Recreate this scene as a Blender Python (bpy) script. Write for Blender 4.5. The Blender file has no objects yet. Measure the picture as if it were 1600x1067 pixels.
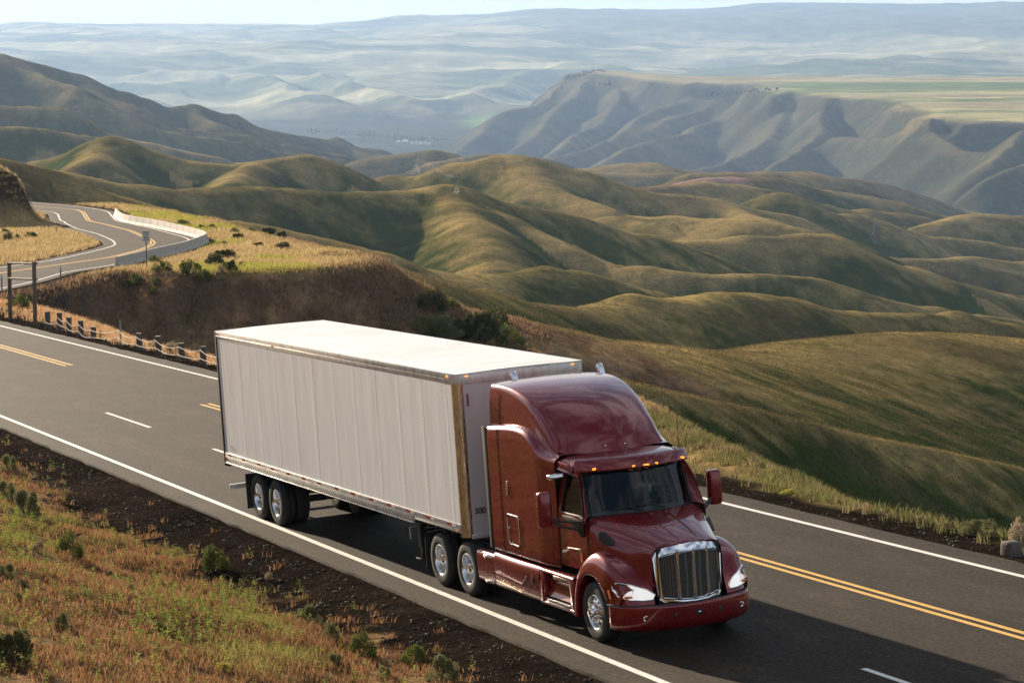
import bpy, bmesh, math, random
import numpy as np
from mathutils import Vector, Matrix
random.seed(7); RNG = np.random.default_rng(11)
SC = bpy.context.scene; COL = SC.collection

# ---------------------------------------------------------------- camera, light, sky, exposure
FPX = 4410.58                                   # focal length in pixels of a 1600 px wide frame
PITCH = math.atan((533.5 - 30.0) / FPX)
# the tractor-trailer's own frame (x forward, y left, z up) seen from the camera
RV = np.array([1.4947, 0.9130, -0.9229]); CT = np.array([47.048, -20.2836, 9.4088])
def rodr(r):
    th = np.linalg.norm(r); k = r / th
    K = np.array([[0, -k[2], k[1]], [k[2], 0, -k[0]], [-k[1], k[0], 0]])
    return np.eye(3) + math.sin(th) * K + (1 - math.cos(th)) * K @ K
MC = rodr(RV)
cp, sp = math.cos(PITCH), math.sin(PITCH)
W = np.array([[1, 0, 0], [0, -sp, cp], [0, -cp, -sp]])      # camera axes -> world axes (eye at the origin)
RT = W @ MC; TT = -RT @ CT                                   # truck frame -> world
def tw(p):                                                   # truck frame point(s) -> world
    return np.asarray(p, float) @ RT.T + TT
TRUCK = Matrix([[*RT[0], TT[0]], [*RT[1], TT[1]], [*RT[2], TT[2]], [0, 0, 0, 1]])

cam = bpy.data.cameras.new('camera'); camo = bpy.data.objects.new('camera', cam); COL.objects.link(camo)
cam.sensor_width = 36.0; cam.lens = 36.0 * FPX / 1600.0
cam.clip_start = 0.5; cam.clip_end = 60000
camo.rotation_euler = (math.pi / 2 - PITCH, 0, 0)
SC.camera = camo

ldir = RT @ np.array([2.9, 0.30, -1.0]); ldir /= np.linalg.norm(ldir)      # the way sunlight travels
sun = bpy.data.lights.new('sun', 'SUN'); suno = bpy.data.objects.new('sun', sun); COL.objects.link(suno)
sun.energy = 4.9; sun.angle = math.radians(0.53); sun.color = (1.0, 0.83, 0.62)
suno.rotation_euler = Vector(ldir).to_track_quat('-Z', 'Y').to_euler()
sdir = -ldir
SUN_EL = math.asin(sdir[2]); SUN_ROT = math.atan2(sdir[0], sdir[1])
world = bpy.data.worlds.new('World'); SC.world = world; world.use_nodes = True
wn = world.node_tree.nodes; wl = world.node_tree.links
sky = wn.new('ShaderNodeTexSky'); sky.sky_type = 'NISHITA'; sky.sun_disc = False
sky.sun_elevation = SUN_EL; sky.sun_rotation = SUN_ROT; sky.altitude = 700
sky.air_density = 1.0; sky.dust_density = 1.3; sky.ozone_density = 1.0
tcw = wn.new('ShaderNodeTexCoord'); mpw = wn.new('ShaderNodeMapping'); mpw.inputs['Scale'].default_value = (1.3, 1.3, 4.5)
nzw = wn.new('ShaderNodeTexNoise'); nzw.inputs['Scale'].default_value = 2.2; nzw.inputs['Detail'].default_value = 7; nzw.inputs['Roughness'].default_value = .58; nzw.inputs['Distortion'].default_value = .6
crw = wn.new('ShaderNodeValToRGB'); crw.color_ramp.elements[0].position = .44; crw.color_ramp.elements[1].position = .68; crw.color_ramp.elements[0].color = (0, 0, 0, 1); crw.color_ramp.elements[1].color = (.85, .85, .85, 1)
mxw = wn.new('ShaderNodeMixRGB'); mxw.inputs[2].default_value = (11.0, 11.2, 11.8, 1)          # thin high cloud
wl.new(tcw.outputs['Generated'], mpw.inputs[0]); wl.new(mpw.outputs[0], nzw.inputs['Vector']); wl.new(nzw.outputs['Fac'], crw.inputs[0]); wl.new(crw.outputs[0], mxw.inputs[0])
wl.new(sky.outputs[0], mxw.inputs[1])
cap = wn.new('ShaderNodeMixRGB'); cap.blend_type = 'DARKEN'; cap.inputs[0].default_value = 1; cap.inputs[2].default_value = (8.0, 8.1, 8.0, 1)
wl.new(mxw.outputs[0], cap.inputs[1]); wl.new(cap.outputs[0], wn['Background'].inputs[0]); wn['Background'].inputs[1].default_value = 0.052
SC.view_settings.view_transform = 'Standard'; SC.view_settings.look = 'None'
SC.view_settings.exposure = 1.05; SC.view_settings.gamma = 1.0
SC.cycles.max_bounces = 8; SC.cycles.diffuse_bounces = 2; SC.cycles.glossy_bounces = 4
SC.cycles.transmission_bounces = 6; SC.cycles.transparent_max_bounces = 8; SC.cycles.volume_bounces = 0
SC.cycles.use_denoising = True

# ---------------------------------------------------------------- helpers
def at(u, v, d):                 # a point d metres in front of the eye, seen in photo direction (u, v)
    a = (u - 800) / FPX; b = (v - 533.5) / FPX
    X = a; Y = cp - b * sp; Z = -sp - b * cp
    return np.array([X / Y * d, d, Z / Y * d])
def tag(o, label=None, cat=None, group=None, kind=None):
    if label: o['label'] = label
    if cat: o['category'] = cat
    if group: o['group'] = group
    if kind: o['kind'] = kind
    return o
def mesh_obj(name, verts, faces, mat=None, parent=None, smooth=False, loc=None):
    me = bpy.data.meshes.new(name)
    me.from_pydata([tuple(v) for v in verts], [], [tuple(int(i) for i in f) for f in faces])
    me.update()
    if mat: me.materials.append(mat)
    if smooth: me.shade_smooth()
    o = bpy.data.objects.new(name, me); COL.objects.link(o)
    if parent: o.parent = parent
    if loc is not None: o.location = loc
    return o
def np_mesh(name, V, F, mat=None, parent=None, smooth=False, colors=None):
    """fast mesh from arrays; F is (n,3) or (n,4)"""
    me = bpy.data.meshes.new(name); n, k = F.shape
    me.vertices.add(len(V)); me.vertices.foreach_set('co', np.ascontiguousarray(V, dtype=np.float32).ravel())
    me.loops.add(n * k); me.loops.foreach_set('vertex_index', np.ascontiguousarray(F, dtype=np.int32).ravel())
    me.polygons.add(n); me.polygons.foreach_set('loop_start', np.arange(0, n * k, k, dtype=np.int32))
    me.update(calc_edges=True)
    if colors is not None:
        for nm, c in colors.items():
            at_ = me.color_attributes.new(nm, 'FLOAT_COLOR', 'POINT')
            at_.data.foreach_set('color', np.ascontiguousarray(c, dtype=np.float32).ravel())
    if mat: me.materials.append(mat)
    if smooth: me.shade_smooth()
    o = bpy.data.objects.new(name, me); COL.objects.link(o)
    if parent: o.parent = parent
    return o
def empty(name, loc=(0, 0, 0), M=None):
    o = bpy.data.objects.new(name, None); COL.objects.link(o)
    if M is not None: o.matrix_world = M
    else: o.location = loc
    return o

class NT:                        # tiny node-tree helper
    def __init__(s, name, rough=0.6, col=(0.5, 0.5, 0.5), metal=0.0, coat=0.0, spec=0.5):
        s.m = bpy.data.materials.new(name); s.m.use_nodes = True
        s.t = s.m.node_tree; s.b = s.t.nodes['Principled BSDF']
        s.b.inputs['Base Color'].default_value = (*col, 1); s.b.inputs['Roughness'].default_value = rough
        s.b.inputs['Metallic'].default_value = metal; s.b.inputs['Coat Weight'].default_value = coat
        s.b.inputs['Specular IOR Level'].default_value = spec
    def n(s, t, **kw):
        x = s.t.nodes.new('ShaderNode' + t)
        for k, v in kw.items():
            if k in x.inputs: x.inputs[k].default_value = v
            else: setattr(x, k, v)
        return x
    def l(s, a, b): s.t.links.new(a, b)
    def coord(s, kind='Object'):
        return s.n('TexCoord').outputs[kind]
    def noise(s, co, scale, detail=4, rough=0.55, out='Fac', vec_scale=None):
        if vec_scale:
            mp = s.n('Mapping'); mp.inputs['Scale'].default_value = vec_scale; s.l(co, mp.inputs[0]); co = mp.outputs[0]
        x = s.n('TexNoise', Scale=scale, Detail=detail, Roughness=rough); s.l(co, x.inputs['Vector']); return x.outputs[out]
    def ramp(s, fac, stops):
        r = s.n('ValToRGB'); e = r.color_ramp.elements
        while len(e) < len(stops): e.new(0.5)
        for i, (p, c) in enumerate(stops):
            e[i].position = p; e[i].color = (*c, 1) if len(c) == 3 else c
        s.l(fac, r.inputs[0]); return r.outputs[0]
    def mix(s, fac, a, b, mode='MIX'):
        x = s.n('MixRGB', blend_type=mode)
        for i, q in ((0, fac), (1, a), (2, b)):
            if hasattr(q, 'links'): s.l(q, x.inputs[i])
            elif i == 0: x.inputs[0].default_value = q
            else: x.inputs[i].default_value = (*q, 1)
        return x.outputs[0]
    def math(s, op, a, b=0.0):
        x = s.n('Math', operation=op)
        for i, q in ((0, a), (1, b)):
            if hasattr(q, 'links'): s.l(q, x.inputs[i])
            else: x.inputs[i].default_value = q
        return x.outputs[0]
    def bump(s, h, strength=0.5, dist=0.02):
        x = s.n('Bump', Strength=strength, Distance=dist); s.l(h, x.inputs['Height']); s.l(x.outputs[0], s.b.inputs['Normal'])
    def base(s, q): s.l(q, s.b.inputs['Base Color'])

# ---- lattice noise in numpy
def _h(ix, iy, seed):
    n = (ix.astype(np.int64) * 374761393 + iy.astype(np.int64) * 668265263 + seed * 974634777) & 0x7fffffff
    n = ((n ^ (n >> 13)) * 1274126177) & 0x7fffffff
    return ((n ^ (n >> 16)) & 0xffff) / 65535.0
def vnoise(x, y, seed=0):
    ix = np.floor(x); iy = np.floor(y); fx = x - ix; fy = y - iy
    ix = ix.astype(np.int64); iy = iy.astype(np.int64)
    sx = fx * fx * fx * (fx * (fx * 6 - 15) + 10); sy = fy * fy * fy * (fy * (fy * 6 - 15) + 10)
    a = _h(ix, iy, seed); b = _h(ix + 1, iy, seed); c = _h(ix, iy + 1, seed); d = _h(ix + 1, iy + 1, seed)
    return (a * (1 - sx) + b * sx) * (1 - sy) + (c * (1 - sx) + d * sx) * sy
def fbm(x, y, oct=4, seed=0, ridged=False):
    s = np.zeros_like(x, dtype=float); a = 0.5
    for i in range(oct):
        q = vnoise(x, y, seed + i * 17)
        s += a * ((1 - np.abs(2 * q - 1)) if ridged else q); a *= 0.5
        x, y = x * 1.9 + 13.7 + y * 0.35, y * 1.9 + 5.1 - x * 0.18
    return s / (1 - 0.5 ** oct)
def bnoise(X, Y, D, k, oct=3, seed=0, ar=1.0):
    """noise whose grain grows with distance in fixed steps, so it never smears along the sight lines"""
    sizes = [2., 8., 32., 128., 512.]; lv = np.clip(np.log(np.maximum(D * k, 2.01) / 2.) / np.log(4.), 0, 3.999)
    i0 = np.floor(lv).astype(int); t = lv - i0; t = t * t * (3 - 2 * t); out = np.zeros(X.shape)
    for i, s in enumerate(sizes):
        w = np.where(i0 == i, 1 - t, 0) + np.where(i0 + 1 == i, t, 0); m = w > 0
        if m.any(): out[m] += w[m] * fbm(X[m] / s + i * 3.1, Y[m] / (s * ar) + i * 1.7, oct, seed + i * 5)
    return out
def sstep(a, b, x):
    t = np.clip((x - a) / (b - a), 0, 1); return t * t * (3 - 2 * t)
print('SUN world elevation', math.degrees(SUN_EL), 'azimuth', math.degrees(SUN_ROT))
# ================================================================ TERRAIN
ex, ey, ez = RT[:, 0], RT[:, 1], RT[:, 2]
A2 = np.linalg.inv(np.array([[ex[0], ey[0]], [ex[1], ey[1]]]))
def plane_xy(X, Y):              # world XY -> truck-frame xy on the road plane, and the plane's world z there
    dx, dy = X - TT[0], Y - TT[1]
    xt = A2[0, 0] * dx + A2[0, 1] * dy; yt = A2[1, 0] * dx + A2[1, 1] * dy
    return xt, yt, TT[2] + xt * ex[2] + yt * ey[2]
EDGE = lambda x: -1.53 - .021 * x
DASH = lambda x: 1.30 - .019 * x
YEL = lambda x: 4.40 - .0145 * x
FAR = lambda x: 7.12 - .0095 * x

# second road (the far bend): its lines traced as X at distance Y on a gently falling grade
def hz(Y): return -19.25 - .026 * (Y - 219)
def tz(u, v):
    q = at(u, v, 1.); d = (-19.25 + .026 * 219) / (q[2] + .026); return at(u, v, d)
_c = lambda L: np.array([tz(x / 2.964, 200 + y / 2.964) for x, y in L])
H_OUT = _c([(0,745),(160,710),(300,668),(520,635),(700,590),(830,550),(885,525),(860,508),(700,465),(530,430),(490,400),(480,385),(440,375),(330,360)])
H_YEL = _c([(0,672),(300,630),(520,598),(650,565),(700,545),(712,530),(690,515),(600,475),(480,445),(410,430),(385,390),(350,378),(170,365)])
H_INN = _c([(0,655),(200,622),(400,580),(500,555),(538,540),(520,520),(450,490),(350,465),(300,440),(285,410),(270,400),(240,388),(170,383)])
H_BAR = _c([(520,643),(700,600),(830,570),(925,535),(930,520),(860,498),(700,462),(560,435),(517,405)])
def ext(A, near, far):
    A = np.array([[near[0], near[1], 0]] + [list(a) for a in A] + [[far[0], far[1], 0]])
    return A[:, 1], A[:, 0]
HO = ext(H_OUT, (-47, 130), (-75, 375)); HY = ext(H_YEL, (-51, 130), (-82, 375)); HI = ext(H_INN, (-56, 130), (-88, 372))
def _sm(tab, Y):                 # smoothed lookup
    return (np.interp(Y - 2, *tab) + np.interp(Y, *tab) * 2 + np.interp(Y + 2, *tab)) / 4
# keep the lane a plausible width everywhere
def h_out(Y): return np.maximum(_sm(HO, Y), _sm(HY, Y) + 2.9)
def h_inn(Y): return np.minimum(_sm(HI, Y), _sm(HY, Y) - 3.0)
def h_yel(Y): return _sm(HY, Y)

RIDGES = [   # (slope, rounding as fraction of distance, [(u, v, d), ...])
 # near spurs below the road
 (.55,.02,[(860,598,122),(940,604,108),(1022,651,92),(1066,677,86),(1119,701,80),(1162,725,76),(1206,742,73),(1250,769,69),(1294,797,66),(1329,823,63),(1360,850,61)]),
 (.5,.03,[(1200,752,112),(1240,764,104),(1307,786,99),(1364,804,96),(1464,836,94),(1540,875,92)]),
 (.52,.018,[(760,556,165),(820,560,168),(917,585,172),(979,597,180),(1075,618,190),(1171,640,200),(1250,655,206),(1337,677,214),(1425,694,220),(1512,714,227),(1600,731,235),(1800,790,250)]),
 (.26,.16,[(690,478,262),(722,487,264),(769,497,269),(803,510,275),(853,525,285),(904,529,295),(1005,536,315),(1075,546,330),(1145,549,350),(1206,545,365),(1294,533,385),(1381,524,405),(1469,521,425),(1600,530,450),(1800,560,480)]),
 (.38,.05,[(500,400,360),(577,416,380),(658,433,410),(702,448,430),(756,460,450),(803,470,465),(854,477,480),(914,479,500),(978,468,520),(1015,465.5,530),(1066,465,545),(1117,458,560),(1147,457,570),(1201,461,585),(1268,477,600),(1336,487,615),(1386,490,625),(1471,491,645),(1538,499,660),(1600,510,680),(1800,560,720)]),
 # first big diagonal crest
 (.36,.05,[(-250,215,600),(-80,235,590),(0,249,595),(67,264,600),(111,278,600),(189,308,600),(256,326,601),(304,337,604),(354,347,607),(439,360,618),(533,380,635),(590,399,647),(634,413,658),(685,423,671),(712,428,678),(769,428,695),(870,423,726),(911,424,738),(955,436,752),(1046,463,780)]),
 (.38,.05,[(60,262,960),(118,272,970),(162,281,978),(202,288,985),(256,296,995),(320,294,1007),(388,290.4,1022),(439,294,1035),(533,299,1059),(600,299,1075),(685,301,1092),(735,309.6,1101),(786,316,1110),(837,325,1119),(891,335,1129),(938,352,1140),(988,365,1153),(1039,379,1165),(1066,386,1172),(1117,402,1185),(1177,428,1200)]),
 (.42,.03,[(712,303,1095),(732,313,1086),(769,335,1069),(813,355,1049),(853,372,1031),(904,392,1015),(955,412,1006),(1005,421,997),(1066,426,990),(1133,428.7,990),(1218,429,991),(1285,436,1000),(1336,450,1006),(1380,466,1012),(1471,487,1028),(1555,495,1045),(1700,520,1080)]),
 (.42,.03,[(700,304,1090),(722,330,1040),(740,352,1000),(765,389,940),(775,420,890)]),
 # middle distance crests
 (.36,.045,[(921,343,1480),(965,336.6,1470),(1005,337.6,1460),(1066,342,1440),(1117,341,1430),(1177,343,1410),(1235,353,1400),(1282,365,1400)]),
 (.36,.04,[(1000,377,1270),(1060,375,1277),(1133,374,1286),(1201,370,1294),(1252,365,1300),(1285,367,1308),(1319,380,1317),(1370,401,1329),(1434,423,1344),(1505,443,1362),(1600,470,1396),(1750,520,1450)]),
 (.38,.04,[(560,283,1800),(590,279,1794),(611,274,1790),(661,277,1780),(681,269,1776),(722,257,1768),(766,245.5,1760),(783,245.5,1760),(820,250.6,1760),(870,259,1760),(921,269,1760),(965,284,1760),(1015,298,1767),(1066,308,1775),(1147,323,1787),(1228,335,1808),(1255,345,1816),(1302,367,1830),(1370,399,1850)]),
 (.42,.025,[(812,250,1780),(823,261,1740),(837,279,1690),(860,295,1650),(921,316,1610),(955,330,1580)]),
 (.42,.025,[(1100,315,1800),(1140,330,1750),(1200,345,1700),(1250,362,1660)]),
 (.40,.035,[(1228,301,1950),(1302,335,1989),(1370,342,2024),(1437,365,2060),(1521,375,2104),(1600,389,2145),(1800,420,2250)]),
 (.40,.035,[(1160,352,1650),(1250,372,1664),(1330,392,1677),(1400,402,1688),(1467,404,1698),(1521,402,1713),(1600,412,1738),(1800,440,1800)]),
 (.40,.035,[(1180,395,1480),(1280,410,1499),(1380,425,1518),(1450,432,1531),(1530,450,1547),(1600,462,1560)]),
 (.42,.04,[(20,262,1560),(44,256,1557),(57,250,1555),(101,252,1549),(111,249,1548),(145,232,1543),(175,222.6,1540),(202,225,1540),(236,235,1540),(287,249,1540),(320,253,1540),(364,256,1546),(405,251,1552),(449,245.5,1557),(479,247,1563),(506,254,1570),(533,261,1577),(567,276,1587),(617,298,1600)]),
 (.45,.02,[(111,250,1565),(135,262,1500),(160,275,1430)]),
 (.45,.02,[(170,224,1548),(150,240,1480),(140,252,1440)]),
 (.45,.02,[(395,253,1500),(375,268,1430),(365,285,1380)]),
 (.38,.04,[(1474,345,2300),(1521,333,2317),(1572,335,2336),(1600,341,2346),(1750,360,2400)]),
 (.36,.04,[(960,296,2200),(1010,292,2219),(1060,289,2238),(1110,288,2257),(1154,286,2274),(1184,293,2285),(1235,305,2310),(1282,318,2346),(1322,326,2376),(1370,330,2413),(1437,338,2464),(1484,348,2500)]),
 (.34,.04,[(1100,276,2600),(1164,276,2654),(1218,276,2700),(1268,289,2742),(1336,298,2800),(1403,311,2857),(1454,328,2900)]),
 (.34,.04,[(1090,263,2950),(1137,262,3007),(1211,260,3096),(1268,262,3165),(1302,271,3206),(1336,288,3247),(1380,299.5,3300)]),
 (.34,.04,[(1260,268,3400),(1302,269,3442),(1353,272.5,3493),(1386,279,3526),(1430,294,3570),(1464,308,3604),(1560,330,3700)]),
 (.34,.05,[(860,262,3300),(930,264,3314),(1000,262,3328),(1066,262,3341),(1110,264,3350)]),
 (.34,.04,[(590,240,3700),(651,231,3722),(678,226,3732),(702,230,3740),(729,239,3750)]),
 (.34,.04,[(700,243,3500),(736,237,3518),(769,232,3534),(820,234,3559),(870,247,3583),(904,264,3600)]),
 (.34,.04,[(840,256,3400),(887,254,3410),(940,249,3422),(988,246,3433),(1025,247,3441),(1066,256,3450)]),
 # the mountain on the left with its spurs
 (.42,.02,[(-500,45,3600),(-250,55,3700),(-60,74,3850),(0,80,4000),(33,83,4030),(77,92,4080),(110,107,4120),(133,117,4150),(167,130,4180),(187,138,4200),(217,142,4220),(237,153,4250),(283,158,4300),(326,163,4350),(353,175,4400),(400,187,4500),(466,200,4700),(533,210,5000),(566,218,5150),(600,225,5300),(650,232,5500)]),
 (.46,.012,[(10,84,4000),(43,133,3882),(80,137,3750),(117,145,3650),(160,157,3650),(200,170,3650),(233,187,3664),(283,200,3689),(333,208,3715),(400,218,3749),(500,238,3850)]),
 (.46,.012,[(-60,150,3100),(20,158,3079),(70,160,3066),(100,162,3059),(133,173,3050),(167,193,3059),(200,207,3067),(253,220,3081),(300,230,3093),(366,243,3120),(406,249,3141),(520,268,3200)]),
 (.44,.012,[(-120,190,2350),(0,198,2350),(50,201,2350),(100,208,2366),(143,215,2388),(173,222,2404),(260,245,2450)]),
 (.46,.01,[(20,90,3990),(50,107,3850),(87,123,3750),(117,135,3680)]),
 (.46,.01,[(190,140,4180),(213,170,4128),(267,187,4007),(316,192,3950),(400,200,3952),(483,227,3993),(600,252,4100)]),
 (.46,.01,[(353,176,4380),(393,193,4318),(450,218,4229),(533,230,4256),(600,238,4314),(700,250,4400)]),
 (.46,.01,[(533,212,4980),(560,225,4913),(640,238,4716),(700,247,4700),(760,257,4700)]),
 (.46,.01,[(120,112,4130),(150,135,4000),(200,152,3900),(235,166,3850)]),
 (.46,.01,[(290,160,4300),(330,178,4150),(390,196,4050)]),
 # spurs of the mesa
 (.46,.012,[(880,128,9500),(870,140,9300),(833,156,9000),(800,163,8800),(766,187,8550),(733,207,8350),(703,229,8200)]),
 (.46,.012,[(935,118,9400),(916,133,9100),(880,150,8800),(860,173,8500),(833,200,8200),(800,220,8000),(773,234,7800)]),
 (.46,.012,[(1080,132,8600),(1066,150,8350),(1026,160,8100),(1000,180,7800),(966,200,7500),(916,217,7200),(853,242,6800)]),
 (.46,.012,[(1160,135,8300),(1150,170,7900),(1110,180,7700),(1066,197,7400),(1016,207,7100),(966,229,6700),(916,254,6300)]),
 (.46,.012,[(1215,150,7400),(1210,193,7000),(1190,213,6700),(1146,233,6400),(1100,248,6100),(1060,264,5900)]),
 (.5,.010,[(1290,153,7000),(1282,192,6500),(1253,213,6200),(1216,240,5850),(1186,262,5600)]),
 (.7,.008,[(1300,200,6200),(1350,200,6000),(1400,203,5800),(1440,222,5500),(1490,242,5200),(1546,265,5000)]),
 (.6,.010,[(1395,165,6300),(1420,188,5950),(1443,203,5700)]),
 (.5,.010,[(1450,185,5450),(1483,203,5250),(1533,230,5050),(1573,254,4900)]),
 (.46,.012,[(1640,185,5200),(1594,199,5000),(1573,222,4850),(1553,240,4750)]),
 (.46,.012,[(1700,215,4700),(1620,232,4550),(1575,262,4450)]),
 (.46,.012,[(970,128,9000),(960,150,8700),(945,175,8300),(900,200,7900),(870,222,7500)]),
 (.46,.012,[(1110,140,8450),(1090,165,8150),(1050,180,7850),(1000,205,7500)]),
 # far side of the river
 (.30,.02,[(250,109.5,15480),(333,114.5,15180),(393,115.5,15120),(433,130.5,14025),(483,157.5,12750),(533,187.5,11666)]),
 (.28,.02,[(500,112.5,15300),(560,132.5,13908),(600,143.5,13333),(640,157.5,12750),(665,182.5,11833)]),
 (.28,.02,[(840,109.5,15480),(800,122.5,14600),(760,137.5,13616),(700,157.5,12750),(620,177.5,12000)]),
 (.30,.02,[(100,127.5,14200),(180,145.5,13250),(260,167.5,12375)]),
 (.30,.02,[(480,147.5,13166),(540,165.5,12450),(590,187.5,11666)]),
]
_rs = np.random.default_rng(21)                  # secondary spurs that run off the middle-distance crests towards the lower right
for _s, _r, _L in list(RIDGES):
    _d0 = _L[len(_L) // 2][2]
    if not 480 < _d0 < 2600 or len(_L) < 5: continue
    _P = np.array([at(*q) for q in _L]); _sl = np.r_[0, np.cumsum(np.hypot(*np.diff(_P[:, :2], axis=0).T))]; _t = .04 * _d0
    while _t < _sl[-1] - .03 * _d0:
        _c = np.array([np.interp(_t, _sl, _P[:, k]) for k in range(3)]); _len = _d0 * _rs.uniform(.07, .14); _a = _rs.uniform(-.5, .35); _dr = np.array([.62 * math.cos(_a) - .78 * math.sin(_a) * -1, -.78 * math.cos(_a) + .3 * math.sin(_a)])
        _q = [(_c[0] + _dr[0] * _len * f + _len * .12 * f * f, _c[1] + _dr[1] * _len * f, _c[2] - .010 * _d0 * .2 - _len * (.30 * f + .12 * f * f)) for f in (0, .33, .66, 1.)]
        RIDGES.append((.42, .02, ['xyz', _d0, _q])); _t += _d0 * _rs.uniform(.07, .15)
BASE_D = np.array([0, 60, 150, 220, 300, 400, 600, 1000, 1500, 2000, 3000, 4500, 6000, 8000, 10000, 11000])
BASE_L = np.array([-14, -16, -27, -32, -42, -55, -70, -95, -125, -150, -195, -270, -370, -415, -425, -425])
BASE_R = np.array([-14, -24, -42, -55, -66, -78, -100, -130, -165, -200, -265, -345, -385, -415, -425, -425])
FAR_D = np.array([11000, 12000, 13500, 15500, 18000, 21500, 25500, 27500, 34000])
FAR_U = np.array([-400, 500, 700, 850, 1000, 1250, 1600, 2200])
FAR_V = np.array([[202,180,142,112,80,56,37], [202,180,140,108,72,50,33], [203,185,142,105,66,42,22], [200,178,140,112,70,36,11],
                  [195,165,130,105,78,38,13], [195,160,122,95,76,40,5], [195,160,118,92,72,36,2], [195,160,118,92,72,36,12]], float)
def seg_query(X, Y, P, asp=None):
    """nearest point of polyline P (n,3): distance and crest z"""
    best = np.full(X.shape, 1e18); z = np.zeros(X.shape)
    for a, b in zip(P[:-1], P[1:]):
        dx, dy = b[0] - a[0], b[1] - a[1]; L = dx * dx + dy * dy
        t = np.clip(((X - a[0]) * dx + (Y - a[1]) * dy) / L, 0, 1)
        d = (X - a[0] - t * dx) ** 2 + (Y - a[1] - t * dy) ** 2
        m = d < best; best[m] = d[m]; z[m] = (a[2] + t * (b[2] - a[2]))[m]
    return np.sqrt(best), z
def resample(P, k=4):            # Catmull-Rom through the control points
    Q = np.vstack([2 * P[0] - P[1], P, 2 * P[-1] - P[-2]]); out = []
    for i in range(1, len(Q) - 2):
        p0, p1, p2, p3 = Q[i - 1:i + 3]
        for j in range(k):
            t = j / k
            out.append(.5 * ((2 * p1) + (-p0 + p2) * t + (2 * p0 - 5 * p1 + 4 * p2 - p3) * t * t + (-p0 + 3 * p1 - 3 * p2 + p3) * t ** 3))
    out.append(P[-1]); return np.array(out)
def smax(a, b, k):
    h = np.maximum(0, 1 - np.abs(a - b) / k); return np.maximum(a, b) + h * h * k * .25
def poly_sd(X, Y, P):            # signed distance, negative inside
    best = np.full(X.shape, 1e18); ins = np.zeros(X.shape, bool); n = len(P)
    for i in range(n):
        a, b = P[i], P[(i + 1) % n]; dx, dy = b[0] - a[0], b[1] - a[1]
        t = np.clip(((X - a[0]) * dx + (Y - a[1]) * dy) / (dx * dx + dy * dy), 0, 1)
        best = np.minimum(best, (X - a[0] - t * dx) ** 2 + (Y - a[1] - t * dy) ** 2)
        c = (a[1] > Y) != (b[1] > Y)
        with np.errstate(divide='ignore', invalid='ignore'):
            ins ^= c & (X < (b[0] - a[0]) * (Y - a[1]) / (b[1] - a[1] + 1e-12) + a[0])
    return np.where(ins, -1, 1) * np.sqrt(best)
UD = lambda L: np.array([((u - 800) / FPX * d, d) for u, d in L])
KNOLL = UD([(-500,188),(-100,190),(0,199),(60,204),(120,211),(175,216),(219,216),(280,212),(337,214),(405,215),(472,218),(533,223),(565,229),
            (560,235),(533,239),(480,250),(430,262),(370,282),(330,300),(250,326),(180,345),(60,352),(-100,352),(-500,352)])
MESA = UD([(893,9600),(943,9350),(1000,9000),(1066,8500),(1120,8450),(1159,8350),(1172,7900),(1190,7500),(1213,7300),(1240,7350),(1280,7100),(1343,6900),(1386,6450),(1430,6000),(1441,5550),(1453,5400),(1475,5500),(1490,5300),(1600,5250),(2000,5000),(2600,5200),
           (2600,9300),(2000,9350),(1600,9400),(1200,9550),(1066,9700),(943,9950),(900,9800)])
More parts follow.
